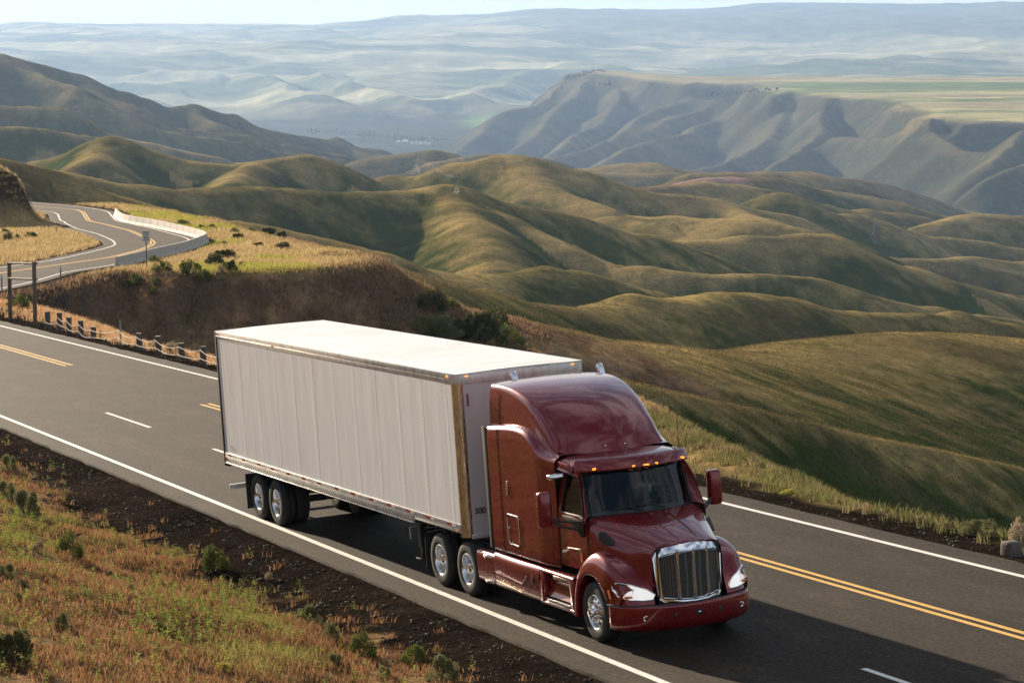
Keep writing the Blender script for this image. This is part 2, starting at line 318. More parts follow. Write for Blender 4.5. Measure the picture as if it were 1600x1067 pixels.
def height(X, Y, info=False):
    D = np.sqrt(X * X + Y * Y); u = 800 + FPX * X / np.maximum(Y, 1e-3)
    u = np.where(Y > 5, np.clip(u, -3000, 4500), np.where(X < 0, -3000, 4500))
    mix = sstep(300, 1000, u)
    H = np.interp(D, BASE_D, BASE_L) * (1 - mix) + np.interp(D, BASE_D, BASE_R) * mix
    # far side of the valley
    m = D > 10500
    if m.any():
        uu, dd = np.clip(u[m], -400, 2200), D[m]
        col = np.zeros((len(FAR_U), dd.size))
        for i in range(len(FAR_U)):
            zz = -(FAR_V[i] - 30) / FPX * FAR_D[:7]
            col[i] = np.interp(dd, FAR_D, np.append(zz, [zz[-1] - 250, zz[-1] - 900]))
        k = np.clip(np.searchsorted(FAR_U, uu) - 1, 0, len(FAR_U) - 2)
        t = (uu - FAR_U[k]) / (FAR_U[k + 1] - FAR_U[k]); t = t * t * (3 - 2 * t); ar = np.arange(dd.size)
        z = col[k, ar] * (1 - t) + col[k + 1, ar] * t
        amp = sstep(10800, 14000, dd) * (1 - sstep(24500, 26500, dd))
        x, y = X[m], Y[m]
        wx = x + 500 * fbm(x / 2600, y / 2600, 2, 5)
        z += amp * (170 * (fbm(wx / 1700 + y / 5200, y / 2300 - wx / 6000, 5, 3, True) - .64) - 34 * fbm(x / 420, y / 700, 3, 9, True))
        w = sstep(10500, 11400, dd)
        H[m] = H[m] * (1 - w) + z * w
    crest = np.zeros(X.shape)
    warp = D * .012
    WX = X + warp * (bnoise(X, Y, D, .05, 2, 31) - .5); WY = Y + warp * 2 * (bnoise(X, Y, D, .05, 2, 47) - .5)
    for s, r, L in RIDGES:
        raw = L[0] == 'xyz'; d0 = L[1] if raw else L[len(L) // 2][2]
        s = s * (1.6 if d0 < 2400 else (1.6 if d0 < 5000 else 1.6 if d0 < 10000 else 1.3)); r = r * (.32 if 300 < d0 < 2400 else .3 if d0 > 300 else .8)
        P = resample(np.array(L[2]) if raw else np.array([at(*q) for q in L]), 3)
        dm = P[:, 1].mean(); R = r * dm; reach = (abs(P[:, 2]).max() * .9 + 60 + .03 * dm) / s
        m = (X > P[:, 0].min() - reach) & (X < P[:, 0].max() + reach) & (Y > P[:, 1].min() - reach) & (Y < P[:, 1].max() + reach)
        if not m.any(): continue
        w = .35 if dm < 3000 else 1.
        d, z = seg_query(X[m] * (1 - w) + WX[m] * w, Y[m] * (1 - w) + WY[m] * w, P)
        hh = z - s * (np.sqrt(d * d + R * R) - R)
        if dm > 4000: hh -= (.0085 * dm) * fbm(X[m] / 160, Y[m] / 260, 4, 71, True) * np.clip(d / 260, 0, 1)
        old = H[m]; k = .007 * dm + 2
        H[m] = smax(old, hh, k)
        c = np.exp(-(d / (R * 1.9)) ** 2); cm = crest[m]; cm = np.where(hh > old, c, cm); crest[m] = cm
    mesa = np.full(X.shape, 9e9)
    m = (Y > 3500) & (Y < 11500) & (u > 700)
    if m.any():
        x, y = X[m], Y[m]
        sd = poly_sd(x, y, MESA) + 150 * (fbm(x / 330, y / 330, 4, 23) - .5)
        top = -190 + 13 * sstep(1100, 900, u[m]) + 10 * (fbm(x / 700, y / 1300, 2, 8) - .5)
        cl = top - np.where(sd > 0, np.minimum(sd * .9, 26) + .80 * np.maximum(0, sd - 30), 0) - 14 * fbm(x / 120, y / 120, 3, 41, True) * sstep(0, 120, sd)
        # benches
        H[m] = smax(H[m], cl, 25); mesa[m] = sd
    # knoll and the bench that carries the far road
    knoll = np.full(X.shape, 9e9); m = (Y > 90) & (Y < 520) & (X < 60)
    m &= X > -200
    if m.any():
        x, y = X[m], Y[m]; sd = poly_sd(x, y, KNOLL)
        n = fbm(x / 9, y / 9, 3, 77) - .5
        top = hz(y) + 1.3 * sstep(600, 800, u[m]) + .9 * (fbm(x / 14, y / 22, 3, 51) - .5) * sstep(-1, -12, sd) 
        q = np.maximum(0, sd + n * 3)
        side = top - .72 * (np.sqrt(q * q + 4) - 2) - .8 * fbm(x / 2.5, y / 8, 3, 61, True) * sstep(0, 3, q)
        H[m] = smax(H[m], side, 1.0); knoll[m] = sd
        P = resample(np.array([at(*q) for q in [(515,393,234),(545,399,236),(570,409,237),(600,434,238),(655,466,240),(708,487,241),(740,495,242),(770,511,243),(825,546,245),(890,610,248)]]), 3)
        d, z = seg_query(x, y, P); H[m] = smax(H[m], z - .75 * (np.sqrt(d * d + 9) - 3) - .6 * fbm(x / 2.5, y / 8, 3, 61, True) * sstep(0, 3, d), 1.0)
        knoll[m] = np.minimum(knoll[m], np.maximum(0, d - 2.5))
        # cut bank on the left behind the golden slope
        P = np.array([at(-260, 170, 312), at(-60, 228, 306), at(-8, 258, 302), at(8, 268, 300)])
        d, z = seg_query(x, y, P)
        cb = z - 1.25 * (np.sqrt(d * d + 1) - 1) + 1.1 * (fbm(x / 2.2, y / 2.2, 3, 13) - .5) * sstep(0, 2, d)
        H[m] = smax(H[m], cb, .8)
        P = np.array([at(-300, 470, 150), at(-60, 468, 140), at(10, 478, 134), at(40, 492, 130), at(70, 512, 124)])
        d, z = seg_query(x, y, P); H[m] = smax(H[m], z - .5 * (np.sqrt(d * d + 9) - 3), 1.5)
    # corridor of the far road
    m = (Y > 125) & (Y < 380) & (X < 0) & (X > -130)
    if m.any():
        x, y = X[m], Y[m]; o, i = h_out(y) + 2.0, h_inn(y) - 1.7
        out = np.maximum(x - o, i - x); w = sstep(3.2, 0, out)
        H[m] = H[m] * (1 - w) + (hz(y) - .07) * w
    # corridor of the main road
    xt, yt, zp = plane_xy(X, Y)
    near = (D < 420)
    x, y, z0 = xt[near], yt[near], zp[near]
    xc = np.clip(x, -160, 90)
    ts = (EDGE(xc) - .5) - y                         # > 0 on the camera's side
    tf = y - (FAR(xc) + .75)                         # > 0 on the valley side
    Xn, Yn = X[near], Y[near]
    g = fbm(Xn / 3.1, Yn / 3.1, 4, 91) - .5; g2 = fbm(Xn / .7, Yn / .7, 3, 95) - .5
    hs = z0 - .055 + .054 * np.clip(ts, 0, 40) - .22 * sstep(0, 2.4, ts) + .27 * np.logaddexp(0, (ts - 2.8) * 1.6) / 1.6 - .0035 * np.clip(ts - 14, 0, 60) ** 2 * 0
    hs += sstep(.5, 3, ts) * (.5 * g + .10 * g2)
    hs = np.where(ts > 13, hs + np.clip(ts - 13, 0, 400) * -.02, hs)
    far = z0 - .04 - .10 * sstep(0, 1.5, tf) + sstep(1.0, 3, tf) * (.35 * g + .07 * g2) - .55 * np.logaddexp(0, (tf - 2.6) * 1.5) / 1.5 - .054 * np.clip(tf, 0, 30)
    Hn = H[near]
    beyond = smax(Hn, far, .8)
    wf = sstep(.3, 3.0, tf); beyond = beyond * wf + np.minimum(far, z0 - .06) * (1 - wf)
    inroad = z0 - .07
    Hn2 = np.where(ts > 0, hs, np.where(tf > 0, beyond, inroad))
    end = sstep(-190, -150, x) * sstep(420, 330, D[near])
    side = np.where(ts > 0, sstep(140, 80, np.abs(x - 0)) * 1.0, 1.0)
    wgt = np.where(ts > 0, np.maximum(end, 0), end)
    Hn = Hn * (1 - wgt) + Hn2 * wgt
    H[near] = Hn
    gm = sstep(2300, 3400, D) * sstep(10500, 9500, D) * (1 - sstep(60, -60, mesa))
    if gm.max() > 0:
        wx2 = X + 120 * fbm(X / 500, Y / 700, 2, 15); H -= gm * (20 * fbm(wx2 / 260, Y / 420, 4, 19, True) * sstep(2800, 6500, D) + 6)
    H += (bnoise(X, Y, D, .014, 4, 66) - .5) * np.minimum(D * .0014, 8) * sstep(260, 420, D)
    if info: return H, dict(crest=crest, mesa=mesa, knoll=knoll, xt=xt, yt=yt, D=D, u=u)
    return H
# ---- one ground sheet, a polar grid about the viewpoint, fine in front and coarse behind
fine = np.linspace(-14.5, 14.5, 1150); rest = np.concatenate([np.linspace(14.5, 30, 42)[1:], np.linspace(30, 330, 90)[1:], np.linspace(330, 345.5, 42)[1:-1]])
ANG = np.radians(np.concatenate([fine, rest]))
RAD = [2.5]
while RAD[-1] < 33000:
    r = RAD[-1]; RAD.append(r * (1.0047 if r < 200 else (1.0042 if r < 12000 else 1.0065)))
RAD = np.array(RAD); NA, NR = len(ANG), len(RAD)
AA, RR = np.meshgrid(ANG, RAD)
GX = (np.sin(AA) * RR).ravel(); GY = (np.cos(AA) * RR).ravel()
GH, GI = height(GX, GY, True)
idx = np.arange(NR * NA).reshape(NR, NA)
a = idx[:-1, :]; b = idx[1:, :]; a2 = np.roll(a, -1, axis=1); b2 = np.roll(b, -1, axis=1)
GF = np.stack([a, a2, b2, b], -1).reshape(-1, 4)[:, ::-1]
# ---- what grows or lies where: an albedo per vertex
D = GI['D']; crest = GI['crest']; u = GI['u']
def C3(*c): return np.array(c, float)
n1 = bnoise(GX, GY, D, .04, 4, 101); n2 = bnoise(GX, GY, D, .012, 4, 111)
green = C3(.050, .068, .018); tan = C3(.30, .225, .095); brown = C3(.13, .095, .052)
n3 = bnoise(GX, GY, D, .004, 3, 117)
w = np.clip(crest * 1.35 + (n1 - .5) * 1.8 + (n2 - .5) * 1.4 + (n3 - .5) * 1.0 - .36, 0, 1)[:, None]
alb = green * (1 - w) + tan * w
w = np.clip((bnoise(GX, GY, D, .06, 3, 131) - .55) * 5, 0, 1)[:, None] * .6
alb = alb * (1 - w) + brown * w
# greyer sage in the middle distance
w = sstep(1800, 5000, D)[:, None]; alb = alb * (1 - w * .78) + (C3(.078, .076, .058) * (.7 + .6 * n1[:, None])) * w * .78
# fields on the mesa top and beyond the river
ms = GI['mesa']; onm = sstep(10, -60, ms)
band = fbm(GX / 2600 + 3, GY / 420, 2, 141)
fld = np.where((band < .42)[:, None], C3(.25, .27, .12), np.where((band > .62)[:, None], C3(.34, .29, .17), C3(.42, .39, .20)))
q = sstep(7500, 7700, D) * sstep(8700, 8550, D) * sstep(1170, 1270, u + 60 * (n1 - .5)); fld = fld * (1 - q[:, None]) + C3(.16, .21, .09) * q[:, None]
q = (D > 9150) & (u > 1100) & (fbm(GX / 900, GY / 300, 2, 7) > .5); fld[q] = C3(.28, .18, .15)
alb = alb * (1 - onm[:, None]) + fld * onm[:, None]
fr = sstep(11500, 13500, D)
band = fbm(GX / 2300 + 9, GY / 700 + 2, 3, 151)
band2 = fbm(GX / 620 + 4, GY / 330, 3, 157)
fcol = C3(.13, .15, .07) + (C3(.46, .43, .26) - C3(.13, .15, .07)) * np.clip(sstep(.47, .58, band) * .7 + sstep(.50, .60, band2) * .55 - .15, 0, 1)[:, None]
alb = alb * (1 - fr[:, None]) + fcol * fr[:, None]
mt = sstep(19000, 21000, D) * sstep(700, 1000, u); alb = alb * (1 - mt[:, None]) + C3(.11, .13, .08) * mt[:, None]
# green terrace above the river, trees and dark bottoms on the river flat
q = sstep(60, 0, np.hypot((u - 760) * 1.0, (D - 11600) / 14)); alb = alb * (1 - q[:, None]) + C3(.20, .30, .10) * q[:, None]
q = sstep(8600, 9200, D) * sstep(11000, 10300, D) * sstep(300, 480, u) * sstep(820, 700, u) * (.4 + .6 * sstep(.45, .55, n2)); alb = alb * (1 - q[:, None]) + C3(.06, .075, .04) * q[:, None]
# ploughed mauve fields
for (cu, cd, su, sd_) in ((1085, 2650, 85, 230), (570, 2500, 60, 200)):
    q = sstep(1.15, .85, np.hypot((u - cu) / su, (D - cd) / sd_)); alb = alb * (1 - q[:, None]) + C3(.30, .19, .16) * q[:, None]
# knoll: golden top, brown cut face
kn = GI['knoll']; m = (kn < 40)
x, y, k = GX[m], GY[m], kn[m]
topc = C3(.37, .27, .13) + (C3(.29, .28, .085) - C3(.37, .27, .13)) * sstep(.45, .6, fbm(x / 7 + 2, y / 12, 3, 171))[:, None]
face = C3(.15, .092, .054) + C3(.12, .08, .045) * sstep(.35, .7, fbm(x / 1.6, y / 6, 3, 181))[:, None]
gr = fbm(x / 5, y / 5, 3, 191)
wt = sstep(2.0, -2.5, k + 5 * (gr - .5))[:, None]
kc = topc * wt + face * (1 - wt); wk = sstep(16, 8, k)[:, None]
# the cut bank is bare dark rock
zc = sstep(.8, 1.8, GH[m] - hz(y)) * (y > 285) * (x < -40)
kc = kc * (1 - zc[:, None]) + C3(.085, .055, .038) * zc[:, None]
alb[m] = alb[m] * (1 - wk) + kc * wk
# verges of the two roads
grav = C3(.021, .0155, .012)
m = (D < 420); x, y = GX[m], GY[m]; xt, yt = GI['xt'][m], GI['yt'][m]
ts = (EDGE(xt) - .5) - yt; tf = yt - (FAR(xt) + .75); g = fbm(x / 2.4, y / 2.4, 4, 201); g2 = fbm(x / .5, y / .5, 3, 205)
c = alb[m]
dryfg = C3(.22, .125, .065) + (C3(.32, .21, .11) - C3(.22, .125, .065)) * sstep(.4, .65, g2)[:, None]
dryfg = dryfg + (C3(.15, .10, .055) - dryfg) * sstep(.56, .68, g)[:, None] * .6
edgew = 2.15 + 2.2 * (g - .5)
wgr = sstep(0, .5, ts)[:, None]; wdry = sstep(-.35, .45, ts - edgew + 1.3 * (g2 - .5))[:, None]
gg = grav * (.7 + .7 * g2[:, None])
sidec = gg * (1 - wdry) + dryfg * wdry
c = np.where((ts > -.3)[:, None], sidec, c)
wf = (sstep(-.3, .2, tf) * sstep(2.6 , 1.4, tf + 2.2 * (g - .5)))[:, None]
c = c * (1 - wf) + gg * wf
wv = (sstep(1.2, 2.4, tf) * sstep(9, 4, tf) * (xt < -18))[:, None]
c = c * (1 - wv) + (C3(.36, .22, .11) * (.6 + .8 * g2[:, None])) * wv
o, i = h_out(y), h_inn(y); out = np.maximum(x - o - 1.5, i - 1 - x)
wr = (sstep(3.5, 1.2, out + 2.5 * (g - .5)) * (y > 125) * (y < 380) * (x < 0) * (x > -130))[:, None]
c = c * (1 - wr) + C3(.085, .062, .048) * (.7 + .6 * g2[:, None]) * wr
alb[m] = c
rough_mask = sstep(300, 60, D)
M = NT('dry_grassland', rough=1.0, spec=0.0)
ca = M.n('VertexColor', layer_name='albedo').outputs[0]
geo = M.n('NewGeometry').outputs['Position']
cd = M.n('Mapping'); M.l(geo, cd.inputs[0]); P_ = cd.outputs[0]
f1 = M.noise(P_, 7.0, 6, .75); f2 = M.noise(P_, .75, 6, .75); f3 = M.noise(P_, .10, 8, .78); f4 = M.noise(P_, .006, 6, .72)
v = M.math('MULTIPLY', M.math('ADD', M.math('ADD', f1, f2), M.math('ADD', f3, f4)), .25)
vv = M.ramp(v, [(.41, (.34, .38, .36)), (.5, (.90, .90, .88)), (.59, (1.85, 1.70, 1.45))])
M.base(M.mix(1.0, ca, vv, 'MULTIPLY'))
hgt = M.math('ADD', M.math('MULTIPLY', f1, .05), M.math('ADD', M.math('MULTIPLY', f2, .25), M.math('MULTIPLY', f3, 2.0)))
M.bump(hgt, .3, 1.0)
ground = np_mesh('ground', np.stack([GX, GY, GH], 1), GF, M.m, smooth=True, colors={'albedo': np.hstack([alb, np.ones((len(alb), 1))])})
tag(ground, kind='structure')
# sampler for planting and posts: exact height by the same function
def gz(x, y):
    return height(np.atleast_1d(np.asarray(x, float)), np.atleast_1d(np.asarray(y, float)))
# ================================================================ ROADS
def asphalt(name, worn=.5):
    A = NT(name, rough=.9, spec=.10)
    co = A.coord('Object')
    fine = A.noise(co, 11, 6, .9); med = A.noise(co, 6, 5, .65); big = A.noise(co, .33, 4, .6)
    streak = A.noise(co, 1.0, 5, .65, vec_scale=(.035, 1.3, 1)); pat = A.noise(co, .9, 6, .7, vec_scale=(.35, 1, 1))
    sp = A.ramp(fine, [(.33, (.3, .3, .3)), (.5, (.85, .85, .85)), (.60, (1.9, 1.8, 1.65)), (.70, (3.6, 3.4, 3.0))])
    base = A.ramp(A.math('MULTIPLY', A.math('ADD', A.math('ADD', med, big), streak), .333), [(.35, (.015, .0110, .0078)), (.5, (.026, .0190, .0132)), (.66, (.048, .036, .025))])
    vo = A.n('TexVoronoi', Scale=.55, feature='DISTANCE_TO_EDGE'); dv = A.n('VectorMath', operation='ADD'); nd = A.n('TexNoise', Scale=1.4, Detail=5); A.l(co, nd.inputs['Vector']); A.l(co, dv.inputs[0]); A.l(nd.outputs['Color'], dv.inputs[1]); A.l(dv.outputs[0], vo.inputs['Vector'])
    crk = A.math('MULTIPLY', A.ramp(vo.outputs['Distance'], [(.0, (1, 1, 1)), (.010, (0, 0, 0))]), A.ramp(big, [(.5, (0, 0, 0)), (.62, (.7, .7, .7))]))
    base = A.mix(A.ramp(pat, [(.5, (0, 0, 0)), (.7, (.75, .75, .75))]), base, (.058, .043, .029)); base = A.mix(crk, base, (.006, .005, .004))
    sy_ = A.n('SeparateXYZ'); A.l(co, sy_.inputs[0])
    trk = A.math('COSINE', A.math('MULTIPLY', sy_.outputs[1], 3.45)); trk = A.math('ADD', A.math('MULTIPLY', trk, A.math('MULTIPLY', big, .16)), 1.0)
    A.base(A.mix(1, A.mix(1, base, sp, 'MULTIPLY'), trk, 'MULTIPLY'))
    A.l(A.ramp(fine, [(.3, (.9, .9, .9)), (.7, (.7, .7, .7))]), A.b.inputs['Roughness'])
    A.bump(A.math('ADD', A.math('MULTIPLY', fine, 1), A.math('MULTIPLY', med, .6)), .6, .012)
    return A.m
MA = asphalt('asphalt')
def strip(name, xs, fa, fb, z, mat, nx=1, parent=None):
    """ribbon in the truck frame between lateral curves fa and fb"""
    V = []; F = []
    for x in xs:
        for j in range(nx + 1):
            y = fa(x) + (fb(x) - fa(x)) * j / nx
            V.append((x, y, z))
    n = nx + 1
    for i in range(len(xs) - 1):
        for j in range(nx):
            a = i * n + j; F.append((a, a + n, a + n + 1, a + 1))
    o = mesh_obj(name, V, F, mat, parent); o.matrix_world = TRUCK; return o
xs = np.arange(-150, 90.1, 2.0)
wig = lambda x, s: .05 * math.sin(x * .9 + s) + .04 * math.sin(x * 2.3 + s * 2)
# ragged edge, real thickness at the sides
V = []; F = []
fx = np.arange(-150, 90.1, .35)
for x in fx:
    l = EDGE(x) - .62 + .10 * (vnoise(np.array([x * 1.3]), np.array([.5]), 3)[0] - .5); r = FAR(x) + .70 + .12 * (vnoise(np.array([x * 1.3]), np.array([7.5]), 3)[0] - .5)
    V += [(x, l - .06, -.20), (x, l, 0), (x, r, 0), (x, r + .06, -.20)]
for i in range(len(fx) - 1):
    a = i * 4
    for j in range(3): F.append((a + j, a + 4 + j, a + 5 + j, a + 1 + j))
road = mesh_obj('road', V, F, MA); road.matrix_world = TRUCK; tag(road, kind='structure')
def paint(name, col):
    P = NT(name, rough=.6, spec=.3); co = P.coord('Object')
    n = P.noise(co, 22, 4, .7); n2 = P.noise(co, 2.2, 3, .6)
    w = P.ramp(P.math('ADD', P.math('MULTIPLY', n, .8), P.math('MULTIPLY', n2, .35)), [(.64, (0, 0, 0)), (.74, (1, 1, 1))])
    P.base(P.mix(w, col, (.10, .09, .08))); P.bump(n, .3, .008); return P.m
M_WHITE = paint('white_road_paint', (.78, .76, .70)); M_YEL = paint('yellow_road_paint', (.72, .42, .09))
def seg(a, b, st=2.0): return np.linspace(a, b, max(2, int((b - a) / st)))
for nm, f, w, mat, spans in (('edge_line', EDGE, .07, M_WHITE, [(-150, 90)]), ('edge_line', FAR, .065, M_WHITE, [(-150, 90)]),
                             ('centre_line', lambda x: YEL(x) + .12, .055, M_YEL, [(-150, -53.3), (-36, 90)]), ('centre_line', lambda x: YEL(x) - .12, .055, M_YEL, [(-150, -53.3), (-36, 90)]),
                             ('lane_line', DASH, .055, M_WHITE, [(-36.7, -31.6), (-25.2, -20.4), (-13, -8), (-1, 3), (9.9, 14.7), (22, 27), (34, 39)])):
    for a_, b_ in spans:
        o = strip(nm, seg(a_, b_), lambda x: f(x) - w, lambda x: f(x) + w, .004, mat); tag(o, kind='structure')
# ---- the far road
def ribbon(name, ys, fl, fr, dz, mat, nx=1, skirt=0.):
    V = []; F = []; n = nx + 1 + (2 if skirt else 0)
    for y in ys:
        l, r = float(fl(y)), float(fr(y)); z = float(hz(y)) + dz
        row = [(l + (r - l) * j / nx, y, z) for j in range(nx + 1)]
        if skirt: row = [(l - .1, y, z - skirt)] + row + [(r + .1, y, z - skirt)]
        V += row
    for i in range(len(ys) - 1):
        for j in range(n - 1):
            a = i * n + j; F.append((a, a + 1, a + n + 1, a + n))
    o = mesh_obj(name, V, F, mat); tag(o, kind='structure'); return o
ys = np.arange(132, 372.1, 1.0)
ribbon('far_road', ys, lambda y: h_inn(y) - 1.0, lambda y: h_out(y) + .8, 0, asphalt('far_asphalt'), 1, .25)
ribbon('edge_line', ys, lambda y: h_out(y) - .09, lambda y: h_out(y) + .09, .01, M_WHITE)
ribbon('edge_line', ys, lambda y: h_inn(y) - .09, lambda y: h_inn(y) + .09, .01, M_WHITE)
ribbon('centre_line', ys, lambda y: h_yel(y) - .24, lambda y: h_yel(y) - .07, .01, M_YEL)
ribbon('centre_line', ys, lambda y: h_yel(y) + .07, lambda y: h_yel(y) + .24, .01, M_YEL)
# ================================================================ MESH KIT
class MB:
    def __init__(s): s.V = []; s.F = []; s.MI = []; s.cur = 0
    def add(s, V, F):
        o = len(s.V); s.V += [tuple(map(float, v)) for v in V]; s.F += [tuple(o + i for i in f) for f in F]; s.MI += [s.cur] * len(F); return s
    def box(s, c, sz, bev=0.0, seg=2, M=None):
        bm = bmesh.new(); bmesh.ops.create_cube(bm, size=1.0)
        for v in bm.verts: v.co = Vector((v.co.x * sz[0], v.co.y * sz[1], v.co.z * sz[2]))
        if bev > 0: bmesh.ops.bevel(bm, geom=bm.edges[:], offset=bev, segments=seg, affect='EDGES', profile=.5)
        if M is not None: bmesh.ops.transform(bm, matrix=M, verts=bm.verts)
        bm.verts.index_update()
        s.add([(v.co.x + c[0], v.co.y + c[1], v.co.z + c[2]) for v in bm.verts], [[v.index for v in f.verts] for f in bm.faces]); bm.free(); return s
    def prism(s, poly, ax, a, b, bev=0.0, seg=2):
        """poly: 2D outline in the plane normal to axis ax, from a to b"""
        bm = bmesh.new(); n = len(poly)
        def P(q, t):
            return {0: (t, q[0], q[1]), 1: (q[0], t, q[1]), 2: (q[0], q[1], t)}[ax]
        A = [bm.verts.new(P(q, a)) for q in poly]; B = [bm.verts.new(P(q, b)) for q in poly]
        bm.faces.new(A); bm.faces.new(B[::-1])
        for i in range(n): bm.faces.new((A[i], B[i], B[(i + 1) % n], A[(i + 1) % n]))
        bmesh.ops.recalc_face_normals(bm, faces=bm.faces[:])
        if bev > 0: bmesh.ops.bevel(bm, geom=bm.edges[:], offset=bev, segments=seg, affect='EDGES', profile=.5)
        bm.verts.index_update()
        s.add([v.co[:] for v in bm.verts], [[v.index for v in f.verts] for f in bm.faces]); bm.free(); return s
    def tube(s, pts, r, n=10, cap=True):
        pts = [Vector(p) for p in pts]; m = len(pts); rr = [float(q) for q in (r if hasattr(r, '__len__') else [r] * m)]
        V = []; F = []; up = Vector((0, 0, 1))
        for i, p in enumerate(pts):
            t = (pts[min(i + 1, m - 1)] - pts[max(i - 1, 0)]).normalized()
            ref = up if abs(t.dot(up)) < .95 else Vector((1, 0, 0))
            a = t.cross(ref).normalized(); b = t.cross(a)
            V += [p + rr[i] * (math.cos(2 * math.pi * k / n) * a + math.sin(2 * math.pi * k / n) * b) for k in range(n)]
        for i in range(m - 1):
            for k in range(n): F.append((i * n + k, i * n + (k + 1) % n, (i + 1) * n + (k + 1) % n, (i + 1) * n + k))
        if cap: F += [tuple(range(n))[::-1], tuple((m - 1) * n + k for k in range(n))]
        return s.add(V, F)
    def lathe(s, prof, c, axis='y', n=40, sgn=1):
        """prof: list of (radius, offset along the axis)"""
        V = []; F = []
        for r, o in prof:
            for k in range(n):
                a = 2 * math.pi * k / n; p, q = r * math.cos(a), r * math.sin(a)
                V.append((c[0] + p, c[1] + sgn * o, c[2] + q) if axis == 'y' else ((c[0] + sgn * o, c[1] + p, c[2] + q) if axis == 'x' else (c[0] + p, c[1] + q, c[2] + sgn * o)))
        for i in range(len(prof) - 1):
            for k in range(n): F.append((i * n + k, i * n + (k + 1) % n, (i + 1) * n + (k + 1) % n, (i + 1) * n + k))
        return s.add(V, F)
    def patch(s, G, ku=4, kv=4, mirror=False, closed_v=False):
        """Catmull-Rom surface through a grid of control points"""
        G = np.array(G, float)
        def up(A, k):
            Q = np.concatenate([2 * A[:1] - A[1:2], A, 2 * A[-1:] - A[-2:-1]]); out = []
            for i in range(1, len(Q) - 2):
                p0, p1, p2, p3 = Q[i - 1], Q[i], Q[i + 1], Q[i + 2]
                for j in range(k):
                    t = j / k
                    out.append(.5 * ((2 * p1) + (-p0 + p2) * t + (2 * p0 - 5 * p1 + 4 * p2 - p3) * t * t + (-p0 + 3 * p1 - 3 * p2 + p3) * t ** 3))
            out.append(A[-1]); return np.array(out)
        if mirror:
            Mi = G[:, ::-1].copy(); Mi[..., 1] *= -1
            G = np.concatenate([Mi[:, :-1], G], 1) if abs(G[0, 0, 1]) < 1e-6 else G
        A = up(G, ku); A = np.swapaxes(up(np.swapaxes(A, 0, 1), kv), 0, 1)
        r, c = A.shape[:2]
        return s.add(A.reshape(-1, 3), [(i * c + j, i * c + j + 1, (i + 1) * c + j + 1, (i + 1) * c + j) for i in range(r - 1) for j in range(c - 1)])
    def mirrored(s):
        n = len(s.V); s.V += [(x, -y, z) for x, y, z in s.V]; s.F += [tuple(n + i for i in f[::-1]) for f in s.F]; s.MI += s.MI; return s
    def flipy(s):
        s.V = [(x, -y, z) for x, y, z in s.V]; s.F = [f[::-1] for f in s.F]; return s
    def build(s, name, mat, parent=None, smooth=True, off=None, recalc=True, weld=True, angle=38, solid=0.0):
        bm = bmesh.new(); o = off if off is not None else (tuple(parent['_off']) if parent is not None and '_off' in parent else (0, 0, 0))
        vs = [bm.verts.new((x - o[0], y - o[1], z - o[2])) for x, y, z in s.V]
        for f, mi in zip(s.F, s.MI):
            try: bm.faces.new([vs[i] for i in f]).material_index = mi
            except ValueError: pass
        if weld: bmesh.ops.remove_doubles(bm, verts=bm.verts[:], dist=1e-4)
        if recalc: bmesh.ops.recalc_face_normals(bm, faces=bm.faces[:])
        me = bpy.data.meshes.new(name); bm.to_mesh(me); bm.free()
        if mat:
            for q in (mat if isinstance(mat, (list, tuple)) else [mat]): me.materials.append(q)
        if smooth:
            me.shade_smooth()
            try: me.set_sharp_from_angle(angle=math.radians(angle))
            except Exception: pass
        ob = bpy.data.objects.new(name, me); COL.objects.link(ob)
        if parent is not None: ob.parent = parent; ob['_off'] = o
        if solid:
            md = ob.modifiers.new('thickness', 'SOLIDIFY'); md.thickness = solid; md.offset = -1
        return ob
def text_mesh(name, body, size, mat, parent, M, depth=.002, align='CENTER'):
    c = bpy.data.curves.new(name, 'FONT'); c.body = body; c.size = size; c.extrude = depth; c.align_x = align
    c.offset = size * .012
    t = bpy.data.objects.new(name, c); COL.objects.link(t)
    bpy.context.view_layer.update()
    me = bpy.data.meshes.new_from_object(t.evaluated_get(bpy.context.evaluated_depsgraph_get()))
    bpy.data.objects.remove(t); me.transform(M); me.name = name
    me.materials.clear(); me.materials.append(mat)
    o = bpy.data.objects.new(name, me); COL.objects.link(o)
    if parent is not None: o.parent = parent
    return o
def troot(name, off):
    o = empty(name, M=TRUCK @ Matrix.Translation(off)); o['_off'] = off; return o

# ---- vehicle materials
def paint_red():
    P = NT('maroon_paint', rough=.34, col=(.105, .006, .009), metal=.35, coat=1.0, spec=.5)
    P.b.inputs['Coat Roughness'].default_value = .045
    co = P.coord('Object'); n = P.noise(co, 1.6, 4, .6); d = P.noise(co, 30, 3, .7)
    P.base(P.ramp(n, [(.3, (.185, .0035, .006)), (.7, (.22, .005, .008))]))
    P.l(P.ramp(d, [(.35, (.26, .26, .26)), (.75, (.31, .31, .31))]), P.b.inputs['Roughness'])
    n3 = P.noise(co, 2.2, 3, .5); P.bump(n3, .10, .02)
    return P.m
M_RED = paint_red()
M_CHROME = NT('chrome', rough=.14, col=(.92, .92, .94), metal=1).m
M_ALU = NT('polished_aluminium', rough=.22, col=(.78, .78, .78), metal=1).m
def rail_mat():
    P = NT('aluminium_rail', rough=.38, col=(.8, .8, .8), metal=.35)
    n = P.noise(P.coord('Object'), 5, 5, .7); P.base(P.ramp(n, [(.3, (.50, .48, .44)), (.55, (.78, .76, .72))])); return P.m
M_RAIL = rail_mat()
